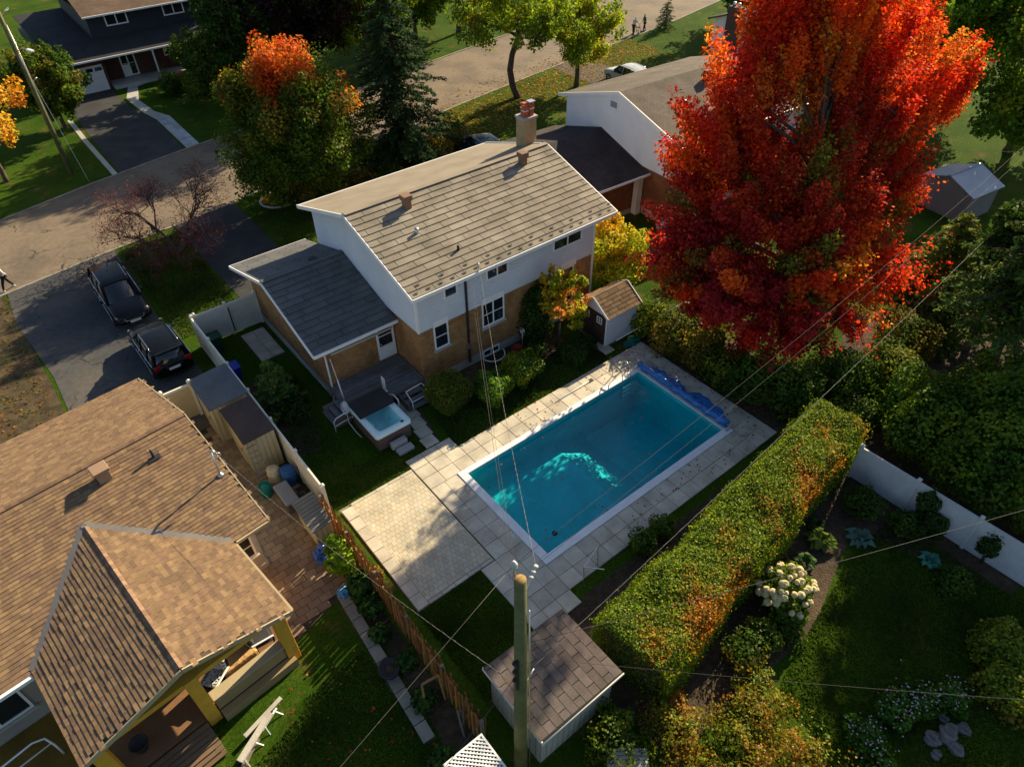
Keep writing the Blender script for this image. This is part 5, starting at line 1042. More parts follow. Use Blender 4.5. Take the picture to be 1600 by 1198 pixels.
bush('globe_shrub','round bush with yellow-tipped leaves beside the red pot',[(3.75,-2.4,.85,.82,.85)],[(.05,.09,.015),(.09,.13,.02),(.2,.2,.02)],.11,3600,lump=.15)
bush('low_shrub','low dark bush on the lawn before the small white shed',[(6.8,-2.7,.45,.8,.5)],[(.025,.05,.012),(.04,.075,.016)],.1,2600)
bush('low_shrub','pair of low dark clumps beneath the ornamental tree',[(5.6,-1.2,.35,.6,.4),(7.9,-2.6,.3,.5,.4)],[(.022,.045,.012),(.035,.06,.016)],.1,1500)
# bank of shrubs beyond the pool end
SHB = [[(.035,.06,.012),(.06,.09,.015),(.14,.14,.015)],[(.04,.07,.012),(.14,.12,.015),(.28,.2,.02)],[(.03,.06,.012),(.05,.085,.015),(.07,.11,.018)]]
for i,(x,y,r,h,p,lab) in enumerate(((11.2,-3.6,1.0,1.0,0,'green shrub behind the small white shed'),(10.9,-5.2,1.0,1.0,1,'yellowing shrub next to the blue cover sheet'),(11.3,-6.6,1.1,1.1,1,'orange-tinged shrub midway along the pool end'),(11.1,-8.3,1.0,.95,0,'leafy shrub under the lowest maple branches'),(11.2,-9.9,1.2,1.3,2,'dense dark green shrub near the far pool corner'),(11.7,-11.4,1.2,1.4,2,'big dark shrub between pool corner and hedge end'),(13.2,-5.0,1.4,1.3,0,'broad shrub in the shade of the maple'),(14.6,-12.4,1.5,1.3,2,'rounded dark bush behind the hedge end'),(13.0,-13.6,1.0,.8,0,'small green bush beside the grey-white fence end'),(16.4,-13.2,1.4,1.3,0,'loose green bush below the red maple'),(18.8,-12.6,1.5,1.4,1,'yellow-green bush in the sunny bed'))):
    bush('border_shrub',lab,[(x,y,h*.9,r,h),(x+.5,y-.4,h*.7,r*.7,h*.7)],SHB[p],.12,2600)
# dark mass beyond the board fence
DG = [(.035,.075,.012),(.055,.10,.014),(.08,.13,.016),(.12,.16,.018)]
for i,(lob,lab) in enumerate((([(13.6,-16.6,2.0,1.7,2.1),(14.6,-15.4,1.6,1.4,1.6)],'leafy green lilac bush just behind the fence end'),([(13.0,-19.0,2.3,1.8,2.3),(14.6,-18,2.8,1.6,2.0)],'tall green lilac bush overhanging the board fence'),([(13.2,-21.6,2.4,1.9,2.4),(15.2,-20.6,2.6,1.8,2.4)],'wide green lilac bush far along the board fence'),([(16.4,-17.6,2.2,1.7,2.2)],'green lilac bush at the foot of the big cedar trunk'))):
    bush('lilac_bush',lab,lob,DG,.15,4200,lump=.1)
CED = [(.045,.07,.02,3),(.06,.085,.022,2),(.03,.05,.018,2),(.10,.11,.025,1)]
spruce('cedar','tall loose cedar with a thick bare lower trunk past the fence',(19.2,-16.2,0),12.5,3.3,CED,4.2,26,9,.32,.3,.3,dens=26,asp=.35)
spruce('cedar','cedar with yellow-green feathery branches below the grey shed',(25.6,-11.2,0),5.2,2.6,[(.09,.11,.02,3),(.13,.14,.02,2),(.05,.07,.02,2)],.4,16,10,.3,.25,.2,dens=30,asp=.4)
spruce('cedar','dark cedar beside the second utility pole',(24.2,-15.3,0),10.5,3.2,CED,1.5,24,9,.32,.3,.3,dens=26,asp=.35)
spruce('cedar','short bushy cedar in the shade between maple and pole',(21.8,-12.9,0),4.0,2.0,CED,.3,13,10,.28,.2,.2,dens=28,asp=.4)
BG = [(.09,.15,.015,3),(.13,.19,.018,3),(.06,.11,.014,2),(.22,.22,.02,1)]
tree('background_tree','big green tree at the back of the far sunny lawn',(47,0.5,0),12,lobset((47,.8,6.5),(5,5,5),20,2.1),BG,.26,9,130,1.1,.75,.35,.15)
tree('background_tree','large green tree closing the far yard beside the grey shed lawn',(47.5,-5.5,0),12,lobset((47.5,-5.2,6.5),(5,5,5),18,2.2),BG,.26,9,130,1.1,.75,.35,.15)
tree('background_tree','dark green tree behind the far white house',(57,9,0),12,lobset((57,9,6.5),(6,6,5),18,2.4),BG,.3,9,110,1.1,.75,.35,.15)
tree('background_tree','dark green tree on the lawn behind the far chimney house roof',(58,26,0),9,lobset((58,25,5),(5,5,4),16,2.1),[(.03,.06,.014,3),(.05,.085,.016,2)],.3,9,110,1.1,.75,.35,.15)
tree('front_garden_tree','dense dark green garden tree in front of the navy house porch',(6.8,42.8,0),6.5,lobset((6.8,42.6,3.6),(2.4,2.4,2.3),12,1.4),[(.035,.065,.014,3),(.05,.085,.016,2),(.08,.1,.02,1)],.2,9,150,1.1,.8,.16,.2)
tree('front_garden_tree','green garden tree left of the navy house driveway',(-5.2,44.5,0),6.5,lobset((-5.2,44.3,3.8),(2.4,2.4,2.4),12,1.4),[(.04,.07,.014,3),(.07,.1,.016,2),(.16,.14,.02,1)],.2,9,150,1.1,.8,.16,.2)
tree('front_garden_tree','dark tree on the lawn across the road beside the plum tree',(10.2,41.2,0),12,lobset((10.2,41.0,6.8),(3.2,3.0,5),22,1.7),[(.03,.055,.014,3),(.045,.075,.016,2)],.22,9,150,1.1,.8,.18,.2)
tree('background_tree','dense dark tree standing past the fence among the cedars',(21.8,-17.0,0),12,lobset((21.8,-16.7,7.2),(2.7,2.6,4.2),18,1.6),[(.03,.055,.014,3),(.045,.075,.016,2)],.2,9,190,1.1,.8,.24,.15)
tree('background_tree','dense dark tree standing furthest back behind the board fence',(26.0,-17.6,0),12.5,lobset((26,-17.4,7.6),(3,2.8,4.4),18,1.7),[(.03,.055,.014,3),(.045,.075,.016,2)],.2,9,160,1.1,.8,.24,.15)
tree('street_tree','low-branched green tree on the lawn across the road behind the spruce',(19.4,38.8,0),16,lobset((19.6,38.6,9.2),(4.6,4.4,6.2),34,2.0),[(.07,.11,.015,3),(.11,.15,.02,2),(.05,.085,.015,2)],.22,9,150,1.1,.8,.2,.15)
tree('street_tree','leafy shade tree at the far kerb past the green street tree',(29.5,46.5,0),9,lobset((29.5,46.5,5.0),(4.2,4,3.6),16,2.0),[(.06,.10,.015,3),(.09,.13,.02,2)],.25,9,120,1.1,.8,.25,.15)
for i,(x,y,r,h,p,lab) in enumerate(((6.2,44.5,1.6,1.5,0,'flowering shrub by the navy house porch'),(8.4,43.0,1.7,1.5,0,'green shrub on the front slope of the navy house'),(4.2,46.5,1.2,1.1,0,'shrub beside the front walk of the navy house'),(10.2,46.0,1.6,1.7,2,'dark shrub beneath the blue spruce'),(-3.9,54.5,1.6,2.4,0,'leaning green bush at the garage corner of the navy house'),(-5.6,50.5,1.6,1.8,0,'yellow-green bush left of the navy house driveway'),(14.0,19.6,1.3,1.1,1,'russet shrub at the foot of the spruce'),(16.6,21.4,1.4,1.3,1,'yellow-green shrub by the parked car behind the roof'),(9.5,18.6,1.2,.9,0,'low shrub in front of the house eave'))):
    bush('front_shrub',lab,[(x,y,h*.8,r,h)],SHB[p],.16,2000)
fb = bush('flower_ring','ring of yellow flowers within a pale edging on the front lawn',[(2.4,21.9,.2,.7,.3),(3.2,22.0,.2,.5,.3)],[(.1,.12,.02),(.4,.3,.02),(.6,.4,.03)],.12,700,'flower bed',stems=False,core=False)
MB().ring((2.7,21.9,.08),1.15,.08,'z',24,6).build('edging',CONC,fb)
# ------------------------------------------------------------------ clipped hedge
HG = thing('clipped_hedge','long clipped hedge with orange leaves scattered over its sunlit top','hedge',(4,-14.8,0))
A_, B_ = np.array([-2.75,-15.6]), np.array([11.1,-13.95]); d_ = (B_-A_)/np.linalg.norm(B_-A_); n2 = np.array([-d_[1],d_[0]]); LH = np.linalg.norm(B_-A_)
hn = 120000; s = rng.random(hn)*LH; hw = 1.38-.25*s/LH+.07*np.sin(s*1.1)+.05*np.sin(s*2.7); ht = 2.28+.06*np.sin(s*.8)+.05*np.sin(s*2.3+1)
q = rng.random(hn); per = 2*ht+2*hw; w = q*per
left = w < ht; top_ = (w >= ht) & (w < ht+2*hw); lat = np.where(left,hw,np.where(top_,hw-(w-ht),-hw)); zz = np.where(left,w,np.where(top_,ht,ht-(w-ht-2*hw)))
rr_c = np.clip((np.abs(lat)/hw-.72)/.28,0,1)*np.clip((zz/ht-.8)/.2,0,1); zz = zz-rr_c*.34; lat = lat*(1-.12*rr_c)
nl = np.where(left,1.,np.where(top_,0.,-1.)); nz = np.where(top_,1.,0.15)
bump = .03*np.sin(s*1.9+lat*1.4+1.2*np.sin(s*.7))+.03*np.sin(lat*4.6-s*2.9+1.5*np.sin(s*1.3))+.025*np.sin(s*6.1+lat*5+2*np.sin(s*.9+zz))+.045*rng.normal(size=hn)+np.where(rng.random(hn) < .02,.2*rng.random(hn),0)
inn = -.22*rng.random(hn)**2+bump
endm = rng.random(hn) < .035; s = np.where(endm, np.where(rng.random(hn) < .5, 0, LH), s); lat = np.where(endm, (rng.random(hn)*2-1)*hw, lat); zz = np.where(endm, rng.random(hn)*ht, zz)
P = np.stack([A_[0]+d_[0]*s+n2[0]*(lat+nl*inn), A_[1]+d_[1]*s+n2[1]*(lat+nl*inn), np.maximum(zz+nz*inn,.03)],1)
N_ = np.stack([n2[0]*nl, n2[1]*nl, nz],1)+rng.normal(size=(hn,3))*.55
pt = np.sin(P[:,0]*.9+1)+np.sin(P[:,1]*2.2+P[:,0]*.7)+np.sin(P[:,0]*2.9-P[:,1]*1.7)
C = pick([(.09,.135,.014,4),(.13,.17,.018,4),(.2,.2,.02,2.5),(.05,.09,.012,1.5)],hn)
om = (pt*.8-lat*1.1+rng.normal(size=hn)*1.1 > 1.5) & (lat < hw*.35) & (zz > 1.3); C[om] = pick([(.55,.22,.02,3),(.42,.24,.025,3),(.6,.12,.015,1)],om.sum())
leafmesh('foliage',P,N_,.075*rng.uniform(.7,1.3,hn),np.abs(C*(1+.28*rng.normal(size=(hn,1)))),HG,LEAF)
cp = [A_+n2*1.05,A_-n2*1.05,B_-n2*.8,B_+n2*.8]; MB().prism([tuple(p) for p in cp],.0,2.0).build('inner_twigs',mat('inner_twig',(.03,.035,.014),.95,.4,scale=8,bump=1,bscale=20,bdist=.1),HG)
# ------------------------------------------------------------------ planting right of the hedge and by the frame's lower edge
hy = bush('hydrangea','hydrangea bush covered in round cream flower heads beside the hedge',[(3.5,-17.1,.7,.85,.75),(3.0,-17.5,.55,.6,.6)],[(.06,.10,.015),(.1,.14,.02),(.16,.2,.03)],.13,1500)
HFM = mat('hydrangea_bloom',(.66,.56,.30),.9,.2,scale=20,fine=60,bump=1,bscale=60,bdist=.05)
hm = MB(); 
for a in range(7):
    pass
ico = bmesh.new(); bmesh.ops.create_icosphere(ico,subdivisions=2,radius=.115)
for v in ico.verts: v.co *= 1+.16*math.sin(v.co.x*90)*math.sin(v.co.y*80+1)*math.cos(v.co.z*70)
fme = bpy.data.meshes.new('flower_head'); ico.to_mesh(fme); ico.free(); fme.materials.append(HFM)
for k in range(46):
    d = unit(rng.normal(size=(1,3)))[0]; d[2] = abs(d[2])*.9+.15; d = d/np.linalg.norm(d); p = np.array([3.4,-17.15,.72])+d*np.array([.98,.95,.86])
    o = piece('flower_head',fme,HFM,hy,Matrix.Translation(p) @ Matrix.Scale(rng.uniform(.75,1.25),4) @ Matrix.Rotation(rng.random()*6,4,'Z'))
def hosta(name,label,x,y,r,col,n=34,cat='plant'):
    t = thing(name,label,cat,(x,y,0)); mb = MB()
    for k in range(n):
        a = rng.random()*6.28; L_ = r*rng.uniform(.55,1.05); w = L_*.28; h = r*rng.uniform(.35,.75); dx, dy = math.cos(a), math.sin(a); c = tuple(np.array(col)*rng.uniform(.75,1.3))
        mb.add([(dx*.05,dy*.05,.05),(dx*L_*.5-dy*w,dy*L_*.5+dx*w,h),(dx*L_,dy*L_,h*.55),(dx*L_*.5+dy*w,dy*L_*.5-dx*w,h),(dx*L_*.5,dy*L_*.5,h*.9)],[(0,4,1),(1,4,2),(0,3,4),(3,2,4)],c)
    mb.build('leaves',LEAF,t,world=False); return t
for x,y,r,c,lab in ((6.7,-16.5,.65,(.12,.18,.025),'broad-leaved lime green hosta between hedge and lawn'),(5.4,-16.7,.5,(.08,.15,.04),'striped green hosta next to the hydrangea'),(4.8,-16.5,.45,(.14,.2,.03),'small lime hosta touching the hydrangea'),(7.9,-17.4,.6,(.13,.24,.2),'blue-grey hosta at the edge of the dark lawn'),(9.0,-19.5,.45,(.10,.33,.25),'pale turquoise hosta beneath the board fence'),(7.2,-16.0,.4,(.06,.1,.02),'dark hosta under the hedge end')): hosta('hosta',lab,x,y,r,c)
for i,(x,y,r,h,p,lab) in enumerate(((1.7,-17.5,.6,.6,0,'green perennial clump below the hydrangea'),(.7,-17.6,.7,.7,1,'russet perennial clump near the hedge foot'),(2.6,-17.9,.5,.45,0,'pale flowering clump in front of the hydrangea'),(9.2,-16.6,.7,.7,2,'dark clump under the start of the board fence'),(9.6,-18.2,.6,.6,2,'dark clump midway along the board fence'),(8.6,-20.5,.6,.5,2,'dark leafy clump near the turquoise hosta'))):
    bush('border_plant',lab,[(x,y,h*.6,r,h)],SHB[p],.1,1400,stems=False)
GD = [(.07,.10,.014),(.13,.14,.016),(.30,.2,.02),(.34,.17,.02)]
for i,(x,y,r,h,lab) in enumerate(((-1.9,-19.4,1.0,.85,'golden autumn shrub next to the dark lawn edge'),(-3.0,-17.9,.9,.75,'golden-green shrub between the pole shed and hedge'),(-.5,-18.9,.8,.65,'thin golden shrub with bare twigs near the hedge'),(-1.2,-21.0,1.1,.9,'large golden shrub past the dark lawn'),(-3.6,-19.9,1.1,.8,'orange-gold shrub beside the white bench slats'),(-4.6,-16.9,.8,.8,'green shrub against the cream pole shed'))):
    bush('golden_shrub',lab,[(x,y,h*.8,r,h),(x+.5,y+.4,h*.6,r*.7,h*.7)],GD if i < 5 else SHB[0],.085,1900,lump=.3,core=False)
bush('fence_vine','dark creeper hanging over the middle of the board fence',[(10.45,-18.3,1.15,.4,.7),(10.3,-18.9,.5,.45,.5)],[(.02,.045,.012),(.035,.065,.015)],.12,900,'vine'); bush('fence_vine','dark leafy creeper at the far stretch of the board fence',[(10.55,-20.6,.9,.4,.6)],[(.02,.045,.012),(.035,.065,.015)],.12,700,'vine')
FC = [(.03,.08,.015),(.05,.11,.02),(.07,.14,.025)]
for i,(x,y,r,lab) in enumerate(((2.9,-21.5,.6,'flower clump with pale dots at the curve of the rock bed'),(3.8,-21.9,.55,'green flower clump with red bloom beside the rocks'),(1.5,-21.4,.6,'white-dotted flower clump at the near side of rock bed'),(.9,-22.3,.6,'flower clump at the end of the rock bed'),(4.6,-22.4,.5,'small yellowish clump past the rocks'))):
    t = bush('flower_clump',lab,[(x,y,.25,r,.4)],FC,.09,1300,'flowers',stems=False)
    k = 60; leafmesh('blossom',np.stack([x+rng.normal(size=k)*r*.5,y+rng.normal(size=k)*r*.5,.5+.12*rng.random(k)],1),np.array([0,0,1.])+rng.normal(size=(k,3))*.3,.07*np.ones(k),pick([(.6,.6,.6,4),(.5,.2,.3,1),(.6,.45,.5,1)],k),t,LEAF)
bush('golden_shrub','lit yellow-green bush at the corner past the rock bed',[(6.2,-23.4,.6,1.0,.8),(7.2,-22.6,.6,.9,.8)],[(.08,.12,.015),(.14,.16,.02),(.2,.16,.02)],.11,2600)
RK = mat('garden_rock',(.13,.125,.12),.9,.2,scale=4,bump=.8,bscale=8,bdist=.05)
for i,(x,y,r) in enumerate(((3.1,-22.7,.24),(3.6,-22.85,.3),(3.35,-23.2,.22),(4.1,-23.15,.2),(2.75,-22.95,.16),(3.95,-22.55,.15))):
    bm = bmesh.new(); bmesh.ops.create_icosphere(bm,subdivisions=3,radius=r)
    for v in bm.verts:
        f = 1+.22*math.sin(i*2+v.co.y/r*2.6)+.12*math.sin(i+v.co.x/r*5+v.co.z/r*4)+.06*math.sin(v.co.y/r*13+i)*math.sin(v.co.x/r*11); v.co *= f; v.co.z = max(-.3*r,min(v.co.z*.55,.3*r+.04*math.sin(v.co.x/r*7)))
    me = bpy.data.meshes.new('rock'); bm.to_mesh(me); bm.free(); me.materials.append(RK); o = bpy.data.objects.new('rock',me); COL.objects.link(o); o.location = (x,y,r*.25); tag(o,['pale grey rock next to the largest one in the flower bed','largest pale rock of the flower bed','flat grey rock touching the largest one','smaller grey rock on the fence side of the rock bed','small rock at the flower side of the rock bed','smallest rock between flowers and the largest rock'][i],'rock','rocks in the flower bed')
# vegetable bed by the picket fence
GV = [(.10,.17,.02),(.17,.25,.025),(.25,.3,.03)]
bush('squash_vine','bright green large-leaved vine climbing over the picket fence end',[(-7.75,-6.4,.75,.5,.6),(-7.7,-5.9,1.0,.35,.4)],GV,.24,420,'vine'); bush('squash_vine','dark green large-leaved vine below the bright one',[(-7.7,-7.6,.5,.45,.5),(-7.8,-8.4,.35,.4,.35)],[(.025,.06,.015),(.04,.085,.02)],.24,320,'vine')
for i,(x,y,r,lab) in enumerate(((-8.05,-9.4,.35,'leafy vegetable clump beside the kerb stones'),(-7.85,-10.8,.35,'leafy vegetable clump near the black pot'),(-8.1,-12.2,.4,'grey-green herb clump by the timber frame'),(-8.7,-14.0,.45,'sprawling green clump at the end of the kerb stones'))): bush('vegetable_plant',lab,[(x,y,.2,r,.3)],[(.03,.07,.02),(.05,.1,.03),(.08,.13,.05)],.13,420,'plant',stems=False)
for i,(x,y,r,h,lab) in enumerate(((1.3,-12.55,.55,.6,'small dark shrub at the pool deck edge before hedge'),(2.4,-12.5,.5,.5,'leafy shrub on the pool deck edge by the hedge'),(-7.0,-7.4,.25,.3,'orange-yellow weeds poking through the picket fence'))):
    bush('edge_shrub',lab,[(x,y,h*.8,r,h)],SHB[2] if i < 2 else [(.3,.2,.02),(.4,.25,.02)],.1,1100)
# loose leaves and grass
k = 5200; x = rng.uniform(16,46,k); y = 24+.19*(x-10)+rng.normal(size=k)*2.2-1.2; leafmesh('fallen_leaves',np.stack([x,y,.02+.02*rng.random(k)],1),np.array([0,0,1.])+rng.normal(size=(k,3))*.25,.2*rng.uniform(.6,1.3,k),pick([(.5,.28,.03,3),(.4,.2,.02,2),(.3,.22,.03,2)],k),None,LEAF); bpy.data.objects['fallen_leaves']['kind'] = 'stuff'
k = 1500; x = np.concatenate([rng.normal(12.5,2.2,k),rng.uniform(2,9.8,160),rng.uniform(-13,-8.5,120)]); y = np.concatenate([rng.normal(-8,2.8,k),rng.choice([-4.6,-11.5],160)+rng.normal(size=160)*.5,rng.uniform(-15,-9,120)]); ok = ~((x>-1.95)&(x<9.2)&(y<-5.2)&(y>-10.9)); x, y = x[ok], y[ok]; k = len(x)
leafmesh('fallen_leaves',np.stack([x,y,.072+.01*rng.random(k)],1),np.array([0,0,1.])+rng.normal(size=(k,3))*.25,.1*rng.uniform(.6,1.3,k),pick([(.45,.05,.02,3),(.4,.16,.02,2),(.3,.18,.04,2)],k),None,LEAF); tag(bpy.data.objects['fallen_leaves.001'],'red and orange fallen leaves scattered around the pool and beneath the maple','leaves',kind='stuff')
k = 1400; x = rng.uniform(-20,-13.8,k); y = rng.uniform(3,21,k); leafmesh('fallen_leaves',np.stack([x,y,.03+.01*rng.random(k)],1),np.array([0,0,1.])+rng.normal(size=(k,3))*.25,.16*rng.uniform(.6,1.3,k),pick([(.3,.16,.03,3),(.22,.12,.03,2),(.12,.1,.03,2)],k),None,LEAF); tag(bpy.data.objects['fallen_leaves.002'],'brown leaf flecks added for dappled light on the bare ground beside the grey driveway','leaves',kind='stuff')  # leaves scattered in place of dappled light on the bare verge
def grass(x0,x1,y0,y1,n,h=.07,hole=None,pal=((.045,.085,.012,3),(.065,.11,.014,3),(.10,.10,.02,1))):
    x = rng.uniform(x0,x1,n); y = rng.uniform(y0,y1,n)
    if hole is not None: k = hole(x,y); x, y = x[k], y[k]
    n = len(x); a = rng.random(n)*6.28; N_ = np.stack([np.cos(a),np.sin(a),.5+.5*rng.random(n)],1); hh = h*rng.uniform(.6,1.6,n)
    patch = .75+.35*np.sin(x*1.3+np.sin(y*1.1))*np.sin(y*1.7+1)
    return np.stack([x,y,hh*.4],1), N_, hh*1.3, pick(pal,n)*patch[:,None]
GS_ = [grass(-15,-8.75,-18,-8.5,30000,hole=lambda x,y: (y < -9.6-(x+10)*-.11) & ~((x<-11)&(y>-10.0+(x+11)*.3))), grass(-6.6,-3.95,-13.4,-9.5,9000), grass(-6.9,-1.6,-3.75,1.5,14000,hole=lambda x,y: ~((x>-4.8)&(y>-2.2)) ), grass(-.9,8.2,-3.9,-1.9,14000), grass(.5,9.9,-25,-17.6,42000,hole=lambda x,y: (y < -18.6+(x-2)*.2)), grass(-7.5,-4,11,22,16000,.08), grass(.6,12,11,22,16000,.08)]
leafmesh('lawn_blades',np.concatenate([g_[0] for g_ in GS_]),np.concatenate([g_[1] for g_ in GS_]),np.concatenate([g_[2] for g_ in GS_]),np.concatenate([g_[3] for g_ in GS_]),None,LEAF,.35); tag(bpy.data.objects['lawn_blades'],'short green grass blades covering the lawns','grass',kind='stuff'); tag(bpy.data.objects['fallen_leaves'],'yellow fallen leaves scattered over the roadside verge','leaves',kind='stuff')
# ================================================================== vehicles
TYRE = mat('tyre_rubber',(.018,.018,.018),.85,.1); RIM = mat('alloy_rim',(.3,.3,.31),.35,.05,metal=.8); CHROME = mat('chrome',(.5,.5,.5),.22,.02,metal=1,bump=0)
RLT = mat('red_lamp',(.25,.008,.01),.15,.05,spec=.6,bump=0); HLT = mat('head_lamp',(.2,.21,.22),.1,.05,spec=.8,bump=0); CGL = glassmat('car_glass',(.01,.013,.016),.04)
def carpaint(name, col):
    m, nt = newmat(name); p = princ(nt, col, .3, .0, .1); p.inputs['Coat Weight'].default_value = .45; p.inputs['Coat Roughness'].default_value = .04; return m
def suv(label, loc, rz, paint, Ln=4.7, group='parked cars', rails=True):
    t = thing('parked_car', label, 'car', loc, rz, group); k = Ln/4.7
    st = [(-2.35,.74,.45,.9),(-2.3,.84,.36,.98),(-2.0,.91,.3,1.03),(-1.4,.935,.27,1.04),(-.4,.94,.26,1.03),(.6,.94,.26,1.02),(1.05,.935,.27,1.01),(1.5,.92,.28,.97),(2.0,.89,.3,.9),(2.22,.82,.33,.82),(2.34,.68,.4,.68)]
    vs = []; prof = lambda w,zb,zt: [(-w*.86,zb),(-w*.985,zb+.1),(-w,zb+.3),(-w*.985,zt-.12),(-w*.93,zt-.02),(-w*.6,zt+.025),(0,zt+.04),(w*.6,zt+.025),(w*.93,zt-.02),(w*.985,zt-.12),(w,zb+.3),(w*.985,zb+.1),(w*.86,zb)]
    np_ = 13
    for x,w,zb,zt in st: vs += [(x*k,y,z) for y,z in prof(w,zb,zt)]
    fs = [(i*np_+j,(i+1)*np_+j,(i+1)*np_+(j+1)%np_,i*np_+(j+1)%np_) for i in range(len(st)-1) for j in range(np_)]+[tuple(range(np_)),tuple(range(len(st)*np_-1,(len(st)-1)*np_-1,-1))]
    b_ = lambda mb,n,m,par=None,bev=0: mb.build(n,m,par or t,world=False,bevel=bev)
    b_(MB().add(vs,fs,None,True),'body',paint)
    cs = [(-2.22,1.0,.84,1.0),(-2.02,1.56,.70,1.0),(-1.2,1.66,.70,1),(-.3,1.67,.70,1),(.2,1.62,.68,1),(1.08,1.02,.84,1)]
    vs = []
    for x,z,w,_ in cs: vs += [(x*k,-.86 if z > 1.1 else -w,1.0),(x*k,-w,z),(x*k,0,z+.02),(x*k,w,z),(x*k,.86 if z > 1.1 else w,1.0)]
    fs = [(i*5+j,(i+1)*5+j,(i+1)*5+j+1,i*5+j+1) for i in range(5) for j in range(4)]
    b_(MB().add(vs,fs,None,True),'window',CGL)
    rv = []; rx = [(-2.1,1.575,.66),(-1.7,1.64,.70),(-1.2,1.69,.71),(-.3,1.70,.71),(.1,1.665,.69),(.25,1.62,.66)]
    for x,z,w in rx: rv += [(x*k,-w-.02,z-.03),(x*k,-w*.85,z),(x*k,0,z+.02),(x*k,w*.85,z),(x*k,w+.02,z-.03)]
    b_(MB().add(rv,[(i*5+j,(i+1)*5+j,(i+1)*5+j+1,i*5+j+1) for i in range(5) for j in range(4)],None,True),'roof',paint)
    for s_ in (-1,1):
        for a,b in (((1.08,.85*s_,1.0),(.22,.70*s_,1.63)),((-2.24,.85*s_,1.0),(-2.06,.71*s_,1.58)),((-.35,.875*s_,1.0),(-.4,.725*s_,1.66)),((-1.35,.875*s_,1.0),(-1.45,.725*s_,1.65))): b_(MB().bar((a[0]*k,a[1],a[2]),(b[0]*k,b[1],b[2]),.07,.05),'pillar',paint)
        if rails: b_(MB().tube([(-1.75*k,.66*s_,1.66),(-1.6*k,.66*s_,1.745),(-.1*k,.66*s_,1.745),(.05*k,.66*s_,1.68)],.022,6),'roof_rail',CHROME)
        b_(MB().bar((-2.1*k,.905*s_,1.035),(.95*k,.9*s_,1.025),.03,.025),'window_trim',CHROME); b_(MB().bar((-1.3*k,.95*s_,.42),(1.2*k,.95*s_,.42),.03,.05),'sill_trim',CHROME)
        m_ = b_(MB().box(.62*k,.82*k,.92*s_-.0 if s_>0 else -1.08,1.08 if s_>0 else -.92,1.02,1.17),'mirror',paint,None,.04)
        b_(MB().box(.6*k,.62*k,.95 if s_>0 else -1.06,1.06 if s_>0 else -.95,1.04,1.15),'mirror_glass',CHROME,m_)
        b_(MB().obox((2.1*k,.66*s_,.76),(.94,.34*-s_,0),(.34*s_,.94,0),(0,0,1),.1,.19,.05),'headlight',HLT,None,.02); b_(MB().obox((-2.27*k,.70*s_,.95),(.98,.2*s_,0),(-.2*s_,.98,0),(0,0,1),.07,.16,.12),'tail_light',RLT,None,.02)
        for x in (-.1,-1.1): b_(MB().box((x-.1)*k,(x+.1)*k,.935*s_-.012,.935*s_+.012,.9,.93),'door_handle',CHROME)
        for x in (-1.42,1.42):
            w = b_(MB().tube([(x*k,.74*s_,.34),(x*k,.955*s_,.34)],.34,22),'wheel',TYRE); b_(MB().tube([(x*k,.9*s_,.34),(x*k,.965*s_,.34)],.22,14),'rim',RIM,w)
    g_ = b_(MB().box(2.28*k,2.35*k,-.5,.5,.52,.7),'grille',DARK); b_(MB().tube([(2.37*k,-.48,.68),(2.38*k,-.42,.55),(2.38*k,.42,.55),(2.37*k,.48,.68)],.018,6),'grille_trim',CHROME,g_)
    b_(MB().box(2.36*k,2.375*k,-.26,.26,.40,.51),'number_plate',WHITE); b_(MB().box(-2.38*k,-2.352*k,-.26,.26,.68,.80),'number_plate',WHITE); b_(MB().box(-2.375*k,-2.35*k,-.4,.4,.83,.86),'tailgate_trim',CHROME)
    b_(MB().box(-2.15*k,-2.0*k,-.6,.6,1.55,1.6),'rear_spoiler',paint,None,.02); b_(MB().tube([(-.9*k,0,1.70),(-.95*k,0,1.80)],.015,5),'antenna',DARK)
    return t
BLK = carpaint('black_car_paint',(.004,.004,.005))
suv('black seven-seat car facing the bungalow on the grey driveway',(-8.95,15.95,.014),-90,BLK,4.95); suv('smaller black hatchback with red tail lights parked nose to nose on the grey driveway',(-8.75,10.2,.014),91,BLK,4.35)
suv('dark blue car on the driveway just behind the house roof',(17.2,18.6,.014),80,carpaint('blue_car_paint',(.02,.035,.06)),4.6); suv('silver car on the drive of the white gabled house',(36.4,22.6,.014),85,carpaint('silver_car_paint',(.4,.42,.44)),4.5)
